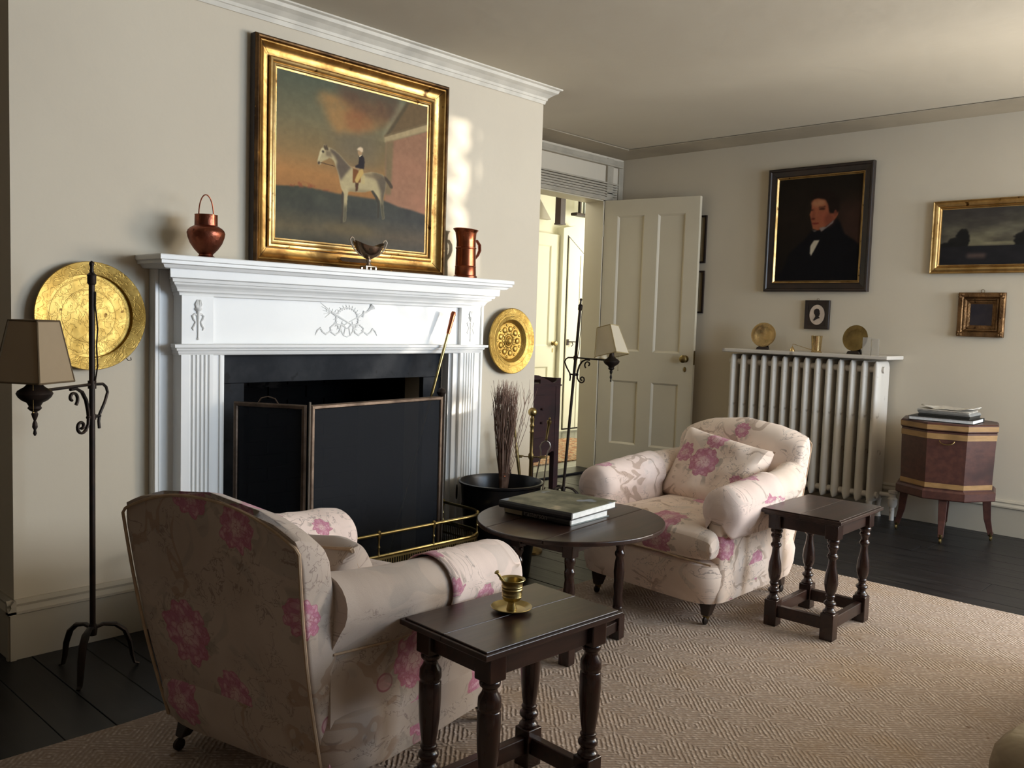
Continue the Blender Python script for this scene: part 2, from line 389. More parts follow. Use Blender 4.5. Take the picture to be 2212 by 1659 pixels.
# --- four-panelled doors
def door_leaf(name, w, h, panels, mat, th=0.035):
    """local: hinge at x=0, leaf along +x, face towards -y"""
    t = struct(name)
    xs = sorted({0, w} | {p[0] for p in panels} | {p[1] for p in panels}); zs = sorted({0, h} | {p[2] for p in panels} | {p[3] for p in panels})
    b = B()
    for i in range(len(xs)-1):
        for j in range(len(zs)-1):
            cx, cz_ = (xs[i]+xs[i+1])/2, (zs[j]+zs[j+1])/2
            if any(p[0] < cx < p[1] and p[2] < cz_ < p[3] for p in panels): continue
            b.box(xs[i], xs[i+1], 0, th, zs[j], zs[j+1])
    obj('frame', b, mat, t, smooth=False)
    for p in panels:
        b = B(); w_, h_ = p[1]-p[0], p[3]-p[2]
        b.frame(w_, h_, [(0, 0), (0.004, 0.0), (0.012, -0.006), (0.018, -0.012), (0.0, -0.012)])
        b.box(-w_/2, w_/2, 0.012, th-0.012, -h_/2, h_/2)
        b.xform(Matrix.Translation(((p[0]+p[1])/2, 0, (p[2]+p[3])/2)))
        obj('panel', b, mat, t, smooth=False)
    return t
d1 = door_leaf('door_1', 0.748, 2.0, [(0.105, 0.33, 0.20, 0.68), (0.430, 0.648, 0.20, 0.68), (0.105, 0.33, 0.89, 1.89), (0.430, 0.648, 0.89, 1.89)], CREAM)
ang = math.atan2(3.347-4.085, 5.385-5.262)
d1.location = (5.262, 4.085, 0.025); d1.rotation_euler = (0, 0, ang)
b = B().lathe([(0, 0.026), (0.004, 0.026), (0.006, 0.012), (0.02, 0.010), (0.028, 0.020), (0.036, 0.027), (0.046, 0.027), (0.054, 0.018), (0.056, 0.0)], (0, 0, 0), 20, 'y').xform(Matrix.Rotation(PI, 4, 'Z'))
b.xform(Matrix.Translation((0.690, 0, 0.86))); k_ = obj('door_knob', b, BRASSD, d1); k_['label'] = 'dull brass door knob'
b = B().lathe([(0, 0.013), (0.004, 0.012), (0.005, 0.0)], (0, 0, 0), 16, 'y').xform(Matrix.Diagonal((0.8, -1, 1.5, 1))); b.xform(Matrix.Translation((0.690, 0, 0.785)))
obj('keyhole_cover', b, BRASSD, d1)
b = B().box(0.7475, 0.751, 0.006, 0.028, 0.82, 0.92); obj('latch_plate', b, BRASSD, d1, smooth=False)
for z in (0.25, 1.0, 1.78): obj('hinge', B().tube([(-0.006, -0.004, z-0.045), (-0.006, -0.004, z+0.045)], 0.006), CREAM, d1)
d2 = door_leaf('door_2', 0.76, 1.98, [(0.11, 0.33, 0.2, 0.66), (0.43, 0.65, 0.2, 0.66), (0.11, 0.33, 0.86, 1.87), (0.43, 0.65, 0.86, 1.87)], HALLW)
d2.location = (6.04, 5.84, 0.01)
kb = B().lathe([(0, 0.024), (0.006, 0.010), (0.025, 0.012), (0.036, 0.026), (0.05, 0.022), (0.054, 0.0)], (0, 0, 0), 16, 'y').xform(Matrix.Rotation(PI, 4, 'Z')); kb.xform(Matrix.Translation((0.71, 0, 0.89)))
obj('door_knob', kb, BRASSD, d2); obj('keyhole_cover', B().box(0.702, 0.718, -0.004, 0, 0.80, 0.84), BRASSD, d2, smooth=False, bevel=0.004)
# understair cupboard with slanted head, pendant post, landing nosing and balusters
b = B(); b.prism([(6.82, 0), (9.3, 0), (9.3, 0.9), (8.4, 1.2), (7.0, 2.10), (6.82, 2.06)], 5.80, 5.88); us = struct('wall_understair', b, HALLW, smooth=False)
b = B(); b.prism([(6.895, 0.03), (7.36, 0.03), (7.36, 1.68), (6.895, 1.97)], 5.785, 5.80); d3 = struct('door_3', b, HALLW, smooth=False, bevel=0.002)
b = B(); b.prism([(6.885, 0.015), (7.37, 0.015), (7.37, 1.69), (6.885, 1.995)], 5.797, 5.80); obj('shadow_gap', b, BLACK, d3, smooth=False)
b = B(); b.box(7.08, 7.086, 5.781, 5.787, 0.03, 1.8); obj('board_joint', b, TRIM, d3, smooth=False)
b = B().tube([(6.92, 5.775, 0.92), (6.98, 5.765, 0.92), (7.03, 5.765, 0.918)], 0.006); b.tube([(6.97, 5.768, 0.92), (6.975, 5.76, 0.89), (6.955, 5.76, 0.872)], 0.004); b.box(6.905, 6.93, 5.775, 5.79, 0.885, 0.945)
obj('thumb_latch', b, BLACK, d3)
b = B(); b.box(6.55, 6.62, 5.62, 5.69, 2.07, 2.47); b.box(6.545, 6.625, 5.615, 5.695, 2.06, 2.075)
tag(obj('newel_post', b, plain('purple_brown_paint', (0.05, 0.03, 0.032), 0.5), smooth=False), 'dark stair newel post hanging from the hall ceiling above the door', 'post')
t = thing('stair_landing', 'dark landing edge with black and grey balusters high in the hall', 'staircase', (6.9, 5.74, 2.19))
obj('nosing', B().box(0, 1.2, -0.03, 0.05, 0, 0.03), BLACK, t, smooth=False, bevel=0.008)
for i in range(4): obj('baluster', B().box(0.08+i*0.075, 0.105+i*0.075, -0.005, 0.02, 0.03, 0.275), BLACK if i % 2 == 0 else plain('grey_paint', (0.35, 0.38, 0.36)), t, smooth=False)
b = B(); b.prism([(6.0, 2.12), (6.62, 2.12), (6.45, 2.30), (6.0, 2.47)], 5.80, 5.86); struct('trim_7', b, TRIM, smooth=False)
# hall rug
def persian():
    k = NT('worn_persian_rug'); o = k.obj(); n_ = k.noise(o, 22, 4); n2 = k.noise(o, 60, 2)
    c = k.mix(k.step(n_, 0.42, 0.56), (0.36, 0.15, 0.07), (0.50, 0.36, 0.22)); c = k.mix(k.step(n2, 0.55, 0.65), c, (0.10, 0.07, 0.06)); k.bump(n2, 0.4, 0.004)
    return k.fin(c, 0.95)
b = B(); b.box(-0.9, 0.95, -0.45, 0.45, 0, 0.008)
o = obj('hall_rug', b, persian(), smooth=False, bevel=0.003); o.location = (5.6, 4.95, 0.0)
tag(o, 'worn rust and tan patterned rug in the hall beyond the doorway', 'rug')

# windows (outside the picture): frames and bars only see the light
def window(name, u0, u1, z0, z1, axis, pos):
    t = struct(name)
    def bx(a0, a1, c0, c1):
        return B().box(a0, a1, pos-0.02, pos+0.02, c0, c1) if axis == 'y' else B().box(pos-0.02, pos+0.02, a0, a1, c0, c1)
    f = bx(u0, u1, z0, z0+0.05)
    for a in ((u0, u0+0.05, z0, z1), (u1-0.05, u1, z0, z1), (u0, u1, z1-0.05, z1), (u0, u1, (z0+z1)/2-0.02, (z0+z1)/2+0.02)):
        q = bx(*a); me = bpy.data.meshes.new('t'); q.bm.to_mesh(me); f.bm.from_mesh(me); q.bm.free()
    obj('sash', f, WHITE, t, smooth=False)
    for i in (1, 2): obj('glazing_bar', bx(u0+(u1-u0)*i/3-0.01, u0+(u1-u0)*i/3+0.01, z0, z1), WHITE, t, smooth=False)
window('window_1', 2.78, 3.92, 0.7, 2.15, 'y', YW0-0.1); window('window_2', 4.18, 5.32, 0.7, 2.15, 'y', YW0-0.1)
window('window_3', -1.62, -0.15, 0.55, 2.12, 'x', XE+0.1)
# lawn, and unseen leaf masses added to cut the low sun into patches
b = B(); b.box(5.7, 16, -16, 8, -0.5, -0.35); struct('ground_outside', b, plain('lawn', (0.16, 0.17, 0.07), 0.9), smooth=False)

LEAFM = plain('sun_blocker_leaves', (0.03, 0.05, 0.02), 0.7, scale=5)
def sun_blocker(name, label, x0, x1, y0, y1, z0, z1, n, seed, size=0.05, solid=None):
    r = random.Random(seed); bm = bmesh.new()
    for _ in range(n):
        c = Vector((r.uniform(x0, x1), r.uniform(y0, y1), r.uniform(z0, z1))); a = Euler((r.uniform(0, 6.3), r.uniform(0, 6.3), r.uniform(0, 6.3))).to_matrix(); q = size*r.uniform(0.6, 1.4)
        vs = [bm.verts.new(c+a @ Vector(p)*q) for p in ((-1, 0, 0), (-0.3, 0.45, 0.1), (0.6, 0.4, 0), (1.2, 0, 0), (0.6, -0.4, 0), (-0.3, -0.45, 0.1))]; bm.faces.new(vs)
    if solid: q = B().box(*solid); me = bpy.data.meshes.new('t'); q.bm.to_mesh(me); bm.from_mesh(me); q.bm.free()
    o = obj(name, bm, LEAFM, smooth=False); o['kind'] = 'stuff'; o['label'] = label; o['category'] = 'sun_blocker'; return o
from mathutils import Euler
def sy(yw, x=6.3): return yw-1.3333*(x-5.49)
sun_blocker('tall_sun_blocker', 'dense leafy sun blocker added outside the side window, nearest the house', 6.2, 6.5, sy(-0.50), sy(0.35), -0.35, 2.7, 1500, 1, 0.06, (6.3, 6.4, sy(-0.46), sy(0.5), -0.35, 2.7))
sun_blocker('hanging_sun_blocker', 'hanging leafy sun blocker added outside the side window', 6.2, 6.4, sy(-2.0), sy(-0.77), 1.30, 2.7, 1500, 2, 0.05, (6.3, 6.36, sy(-2.0), sy(-0.80), 1.33, 2.7))
sun_blocker('open_sun_blocker', 'open leafy sun blocker added outside the side window', 6.2, 6.5, sy(-2.0), sy(-0.80), -0.35, 1.32, 1400, 3, 0.05)
sun_blocker('front_sun_blocker', 'tall dark sun blocker added outside the front windows', 3.2, 7.0, -4.3, -3.9, -0.35, 3.2, 700, 6, 0.08, (3.2, 7.0, -4.2, -4.0, -0.35, 3.2))  # added to keep the sun out of the front windows
sun_blocker('low_sun_blocker', 'low leafy sun blocker added outside the side window', 6.2, 6.5, sy(-2.0), sy(-0.46), -0.35, 0.62, 500, 4, 0.05, (6.3, 6.4, sy(-2.1), sy(-0.4), -0.35, 0.6))

# ================================================================== MANTELPIECE
mt = thing('mantelpiece', 'white carved mantelpiece with fluted pilasters around the black fireplace', 'mantelpiece', (0, 0, 0))
def mould(b, x0, x1, prof):   # prof = (projection from wall, z); runs in x with returned ends
    secs = [[(x0-d*0+0, YC, z) for d, z in prof]]
    secs = [[(x0+(0.0), YC, z) for d, z in prof], [(x0-(d-prof[0][0])*1.0, YC-d, z) for d, z in prof], [(x1+(d-prof[0][0])*1.0, YC-d, z) for d, z in prof], [(x1, YC, z) for d, z in prof]]
    return b.loft(secs, False)
# backing boards
b = B(); b.box(1.345, 1.588, 2.966, YC, 0, 0.963); b.box(2.672, 2.915, 2.966, YC, 0, 0.963); b.box(1.345, 2.915, 2.966, YC, 0.963, 1.2555)
for x_ in (1.345, 2.903): b.box(x_, x_+0.012, 2.953, 2.9655, 0, 1.255)
for x_ in (1.362, 2.892): b.box(x_, x_+0.006, 2.960, 2.9655, 0, 1.255)
obj('backing_board', b, WHITE, mt, smooth=False, bevel=0.0015)
b = B(); b.box(1.53, 2.73, 2.925, 2.966, 0.99, 1.19); fr = obj('frieze', b, WHITE, mt, smooth=False)
# shelf
b = B(); zt = 1.30
prof = [(0.16, 1.256), (0.168, 1.258), (0.175, 1.268), (0.186, 1.271), (0.186, 1.281), (0.192, 1.284), (0.192, 1.297), (0.190, 1.30)]
X0, X1 = 1.297, 2.963
secs = []
for q in ('l', 'fl', 'fr', 'r'):
    s_ = []
    for d, z in prof:
        e = 0.192-d
        x = X0+e if q in ('l', 'fl') else X1-e
        y = YC if q in ('l', 'r') else YC-d
        s_.append((x, y, z))
    secs.append(s_)
b.loft(secs, False); b.box(X0+0.03, X1-0.03, YC-0.162, YC, 1.256, 1.262); b.box(X0+0.001, X1-0.001, YC-0.190, YC, 1.295, 1.30)
obj('shelf', b, WHITE, mt, smooth=False)
# cornice under the shelf (stepped and coved)
b = B(); P_ = [(0.085, 1.168), (0.090, 1.170), (0.092, 1.180), (0.104, 1.183), (0.106, 1.190), (0.112, 1.198), (0.124, 1.206), (0.126, 1.212), (0.134, 1.214), (0.137, 1.224), (0.150, 1.228), (0.152, 1.258)]
mould(b, 1.415, 2.845, [(d, z) for d, z in P_]); obj('cornice', b, WHITE, mt, smooth=False)
# moulding above the opening
b = B(); P_ = [(0.085, 0.963), (0.092, 0.965), (0.096, 0.972), (0.098, 0.978), (0.106, 0.981), (0.108, 0.988), (0.118, 0.991), (0.119, 1.002), (0.085, 1.004)]
mould(b, 1.415, 2.845, P_); obj('lintel_moulding', b, WHITE, mt, smooth=False)
for x0, s in ((1.415, 1), (2.845, -1)):
    b = B()
    xa = lambda a, c: (min(x0+s*a, x0+s*c), max(x0+s*a, x0+s*c))
    p = obj('pilaster_block', B().box(*xa(0, 0.118), 2.905, 2.966, 1.0, 1.17), WHITE, mt, smooth=False, bevel=0.0015)
    # fluted shaft: outline with scooped flutes
    poly = [(0, 2.966), (0, 2.905), (0.028, 2.905)]
    for i in range(5):
        c = 0.036+i*0.0155
        poly += [(c+0.0058*math.cos(a), 2.905+0.0058*math.sin(a)) for a in [PI-PI*q/6 for q in range(7)]]
    poly += [(0.118, 2.905), (0.118, 2.918), (0.146, 2.918), (0.148, 2.912), (0.156, 2.912), (0.158, 2.922), (0.164, 2.926), (0.171, 2.926), (0.171, 2.966)]
    poly = [(x0+s*a, y) for a, y in poly]
    b.prismz(poly, 0.135, 0.965); obj('pilaster', b, WHITE, mt, smooth=False)
    b = B(); b.box(*xa(-0.006, 0.173), 2.893, 2.966, 0, 0.125); b.box(*xa(-0.003, 0.172), 2.899, 2.966, 0.125, 0.137); obj('plinth', b, WHITE, mt, smooth=False, bevel=0.002)
    # torch with ribbon
    b = B(); cx = x0+s*0.060; y = 2.903
    b.tube([(cx, y, 1.035), (cx, y, 1.075), (cx, y-0.001, 1.115)], [0.0022, 0.003, 0.0055], 8)
    b.lathe([(0, 0.003), (0.004, 0.0045), (0.008, 0.0025)], (cx, y, 1.027), 10)
    b.lathe([(0, 0.006), (0.004, 0.010), (0.008, 0.011), (0.011, 0.008)], (cx, y, 1.112), 12)
    for dx in (-0.006, -0.002, 0.003, 0.007): b.tube([(cx+dx*0.6, y, 1.12), (cx+dx*1.3, y-0.002, 1.132), (cx+dx*0.8+0.002, y, 1.146)], [0.0035, 0.003, 0.0008], 6)
    for sg in (-1, 1): b.tube([(cx, y, 1.098), (cx+sg*0.010, y, 1.104), (cx+sg*0.017, y, 1.098), (cx+sg*0.014, y, 1.088), (cx+sg*0.008, y, 1.080), (cx+sg*0.012, y, 1.070), (cx+sg*0.017, y, 1.062), (cx+sg*0.014, y, 1.055)], [0.002, 0.003, 0.0035, 0.003, 0.002, 0.003, 0.0028, 0.001], 6)
    b.xform(Matrix.Translation((cx, y, 1.085)) @ Matrix.Diagonal((1.2, 1.1, 1.18, 1)) @ Matrix.Translation((-cx, -y, -1.085))); obj('torch_ornament', b, WHITE, p)
# centre trophy ornament: wreath, quiver, trumpet and ribbons
b = B(); cx, cz0, y = 2.118, 1.095, 2.924
def T(pts, r): b.tube([(cx+x, y, cz0+z) for x, z in pts], r, 6)
T([(0.042*math.cos(a), 0.005+0.040*math.sin(a)) for a in [math.radians(d) for d in range(-60, 241, 12)]], 0.0028)
for d in range(-50, 240, 14):
    a = math.radians(d); T([(0.038*math.cos(a), 0.005+0.036*math.sin(a)), (0.052*math.cos(a+0.12), 0.005+0.050*math.sin(a+0.12))], [0.003, 0.0008])
T([(-0.060, 0.030), (-0.02, 0.008), (0.03, -0.018)], [0.005, 0.0035, 0.002])
for q in range(5): T([(-0.058, 0.030), (-0.098+0.004*q, 0.058-0.012*q)], [0.0025, 0.0008])
for q in range(4): T([(-0.075+0.009*q, 0.030-0.002*q), (-0.078+0.012*q, 0.046-0.003*q)], [0.0025, 0.0008])
T([(-0.01, -0.012), (0.05, 0.020), (0.075, 0.034)], [0.002, 0.002, 0.003]); T([(0.075, 0.034), (0.088, 0.045), (0.096, 0.052)], [0.003, 0.006, 0.012]); T([(0.058, 0.016), (0.064, 0.036)], [0.004, 0.004])
for sg in (-1, 1):
    T([(0, -0.025), (sg*0.02, -0.012), (sg*0.045, -0.010), (sg*0.062, -0.022), (sg*0.060, -0.036), (sg*0.044, -0.046), (sg*0.030, -0.038), (sg*0.024, -0.020), (sg*0.018, 0.0)], [0.002, 0.003, 0.0035, 0.003, 0.003, 0.0035, 0.003, 0.0025, 0.001])
    T([(sg*0.055, -0.030), (sg*0.078, -0.044), (sg*0.090, -0.036), (sg*0.098, -0.024), (sg*0.108, -0.032), (sg*0.116, -0.048)], [0.002, 0.0035, 0.003, 0.0035, 0.003, 0.001])
    T([(sg*0.012, -0.045), (sg*0.006, -0.02), (sg*0.020, -0.005), (sg*0.024, -0.03), (sg*0.012, -0.048), (0, -0.052)], 0.0022)
b.xform(Matrix.Translation((cx, y, cz0)) @ Matrix.Diagonal((1.3, 1.1, 1.2, 1)) @ Matrix.Translation((-cx, -y, -cz0))); obj('trophy_ornament', b, WHITE, fr)

# slate surround and hearth
def slate():
    k = NT('dark_slate'); o = k.obj(); n1 = k.noise(o, 6, 6, 0.65); n2 = k.noise(o, 22, 4)
    c = k.mix(k.step(n1, 0.35, 0.7), (0.012, 0.014, 0.018), (0.028, 0.030, 0.034)); c = k.mix(k.step(n2, 0.62, 0.7), c, (0.015, 0.015, 0.017))
    return k.fin(c, 0.75, spec=0.2)
SLATE = slate()
t = thing('slate_surround', 'dark slate slabs framing the firebox inside the mantelpiece', 'fireplace surround')
obj('slab', B().box(1.588, 2.672, 2.972, YC, 0.856, 0.963), SLATE, t, smooth=False, bevel=0.002)
obj('slab', B().box(1.588, 1.692, 2.972, YC, 0.0, 0.855), SLATE, t, smooth=False, bevel=0.002)
obj('slab', B().box(2.568, 2.672, 2.972, YC, 0.0, 0.855), SLATE, t, smooth=False, bevel=0.002)
t = thing('hearth', 'dark slate hearth slab inside the brass fender', 'hearth')
obj('slab', B().box(1.40, 2.62, 2.54, 2.888, 0.0, 0.012), SLATE, t, smooth=False, bevel=0.003)
obj('slab', B().box(1.695, 2.565, 2.89, 3.45, 0.0, 0.012), SOOT, t, smooth=False)
# andirons, logs and the soot-marked fire back
for i, (x_, lab) in enumerate(((1.93, 'black iron andiron nearer the left panel of the screen'), (2.32, 'black iron andiron at the right inside the firebox'))):
    t = thing('andiron', lab, 'andiron', (x_, 3.06, 0.012), group='andirons')
    obj('upright', B().lathe([(0.03, 0.012), (0.10, 0.010), (0.15, 0.022), (0.19, 0.028), (0.22, 0.018), (0.25, 0.010), (0.28, 0.02), (0.31, 0.004)], (0, 0, 0), 12), BLACK, t)
    obj('feet', B().tube([(-0.08, 0, 0.004), (-0.05, 0, 0.035), (0, 0, 0.045), (0.05, 0, 0.035), (0.08, 0, 0.004)], 0.008), BLACK, t)
    obj('log_bar', B().box(-0.008, 0.008, 0, 0.3, 0.05, 0.066).box(-0.008, 0.008, 0.28, 0.3, 0, 0.06), BLACK, t, smooth=False)
LOGM = plain('charred_log', (0.09, 0.085, 0.08), 0.9, c2=(0.02, 0.018, 0.016), scale=14, bump=0.6, bscale=30)
for i, (z_, y_, r_, lab) in enumerate(((0.125, 3.18, 0.048, 'ashy grey log at the front of the firebox'), (0.122, 3.29, 0.045, 'charred log at the back of the firebox'), (0.205, 3.235, 0.04, 'split log lying on top of the other two'))):
    b = B(); b.tube([(1.82, y_, z_), (2.1, y_+0.01, z_+0.004), (2.42, y_-0.01, z_)], r_, 12)
    tag(obj('firewood_log', b, LOGM), lab, 'log', 'logs in the firebox')

# ================================================================== FIRE SCREEN
def meshmat():
    k = NT('fine_wire_mesh'); tr = k.n('BsdfTransparent'); k.fin((0.012, 0.014, 0.018), 0.7, 0.0, 0.2)
    mx = k.t.nodes.new('ShaderNodeMixShader'); mx.inputs[0].default_value = 0.62
    k.t.links.new(tr, mx.inputs[1]); k.t.links.new(k.b.outputs[0], mx.inputs[2])
    k.t.links.new(mx.outputs[0], k.t.nodes['Material Output'].inputs[0]); return k.mat
WIRE = meshmat()
t = thing('fire_screen', 'folding fire screen of dark wire mesh in bronze frames before the fireplace', 'fire screen')
hinges = [(1.603, 2.90), (1.757, 2.645), (2.457, 2.712), (2.60, 2.872)]
for (p, q) in zip(hinges, hinges[1:]):
    p_, q_ = Vector((*p, 0)), Vector((*q, 0)); d = (q_-p_).normalized(); nrm = Vector((d.y, -d.x, 0))
    a, c = p_+d*0.009, q_-d*0.009; L = (c-a).length
    w_ = 0.016
    M_ = Matrix.Translation(a) @ Matrix.Rotation(math.atan2(d.y, d.x), 4, 'Z')
    b = B().frame(L, 0.78, [(0, -0.006), (0, 0.004), (0.004, 0.007), (w_-0.003, 0.007), (w_, 0.003), (w_, -0.006)]); b.xform(M_ @ Matrix.Translation((L/2, 0, 0.408)))
    pn = obj('panel_frame', b, BRONZE, t, smooth=False)
    obj('wire_mesh', B().box(w_-0.002, L-w_+0.002, -0.0005, 0.0005, 0.018+w_-0.002, 0.798-w_+0.002).xform(M_), WIRE, pn, smooth=False)
for x_, y_ in hinges[1:3]:
    obj('hinge', B().tube([(x_, y_-0.008, 0.02), (x_, y_-0.008, 0.81)], 0.004), STEEL, t)
    obj('foot', B().box(x_-0.02, x_+0.02, y_-0.04, y_+0.02, 0.0125, 0.02), BRONZE, t, smooth=False)
obj('handle', B().tube([(1.655, 2.81, 0.797), (1.662, 2.80, 0.815), (1.676, 2.778, 0.822), (1.69, 2.755, 0.815), (1.697, 2.745, 0.797)], 0.0025, 6), BRONZE, t)
obj('corner_finial', B().lathe([(0, 0.008), (0.008, 0.016), (0.018, 0.02), (0.03, 0.014), (0.036, 0.004)], (2.44, 2.708, 0.797), 10), BLACK, t)

# ================================================================== BRASS FENDER
t = thing('fender', 'brass fender with pierced gallery and rail on the hearth', 'fender')
path = [(1.42, 2.885), (1.42, 2.70)] + [(1.42+0.12-0.12*math.cos(math.radians(a)), 2.66-0.12*math.sin(math.radians(a))) for a in range(0, 91, 12)]
path += [(x_, 2.54) for x_ in np.linspace(1.60, 2.40, 14)] + [(2.455+0.12*math.sin(math.radians(a)), 2.66-0.12*math.cos(math.radians(a))) for a in range(0, 91, 12)] + [(2.575, 2.74), (2.575, 2.885)]
def resample(p, step):
    out = []; acc = 0.0
    for a, c in zip(p, p[1:]):
        a, c = Vector(a), Vector(c); L = (c-a).length; s = -acc
        while s+step <= L:
            s += step; out.append(((a+(c-a)*s/L)[:], ((c-a)/L)[:]))
        acc = L-s
    return out
def ribbon(z0, z1, th=0.003, off=0.0):
    b = B(); secs = []
    for i, p in enumerate(path):
        t_ = Vector(path[min(i+1, len(path)-1)])-Vector(path[max(i-1, 0)]); t_.normalize(); n_ = Vector((t_.y, -t_.x))
        a, c = Vector(p)+n_*(th/2+off), Vector(p)-n_*th/2
        secs.append([(a.x, a.y, z0), (c.x, c.y, z0), (c.x, c.y, z1), (a.x, a.y, z1)])
    return b.loft(secs)
obj('base_band', ribbon(0.012, 0.075, 0.006), BRASSD, t, smooth=False)
obj('middle_band', ribbon(0.140, 0.150, 0.005), BRASSD, t, smooth=False)
obj('top_band', ribbon(0.222, 0.230, 0.012), BRASS, t, smooth=False)
b = B()
for (p, d) in resample(path, 0.0115):
    M_ = Matrix.Translation((p[0], p[1], 0)) @ Matrix.Rotation(math.atan2(d[1], d[0]), 4, 'Z')
    for (z0, z1) in ((0.075, 0.142), (0.149, 0.223)):
        b.box(-0.0028, 0.0028, -0.001, 0.001, z0, z1, M_)
        zm = (z0+z1)/2; b.prism([(-0.0055, zm), (0, zm-0.012), (0.0055, zm), (0, zm+0.012)], -0.0012, 0.0012, M_)
o = obj('pierced_gallery', b, BRASSD, t, smooth=False); o['kind'] = 'stuff'
obj('rail', B().tube([(x_, y_, 0.318) for x_, y_ in path], 0.0062, 10), BRASS, t)
obj('lower_rail', B().tube([(x_, y_, 0.236) for x_, y_ in path], 0.005, 8), BRASS, t)
pr = resample(path, 0.004); L = len(pr)
for f_ in (0.03, 0.19, 0.345, 0.5, 0.655, 0.81, 0.97):
    p = pr[int(f_*(L-1))][0]
    obj('post', B().lathe([(0.235, 0.007), (0.245, 0.004), (0.262, 0.003), (0.27, 0.006), (0.278, 0.003), (0.30, 0.004), (0.309, 0.008), (0.327, 0.008), (0.332, 0.003)], (p[0], p[1], 0), 10), BRASS, t)

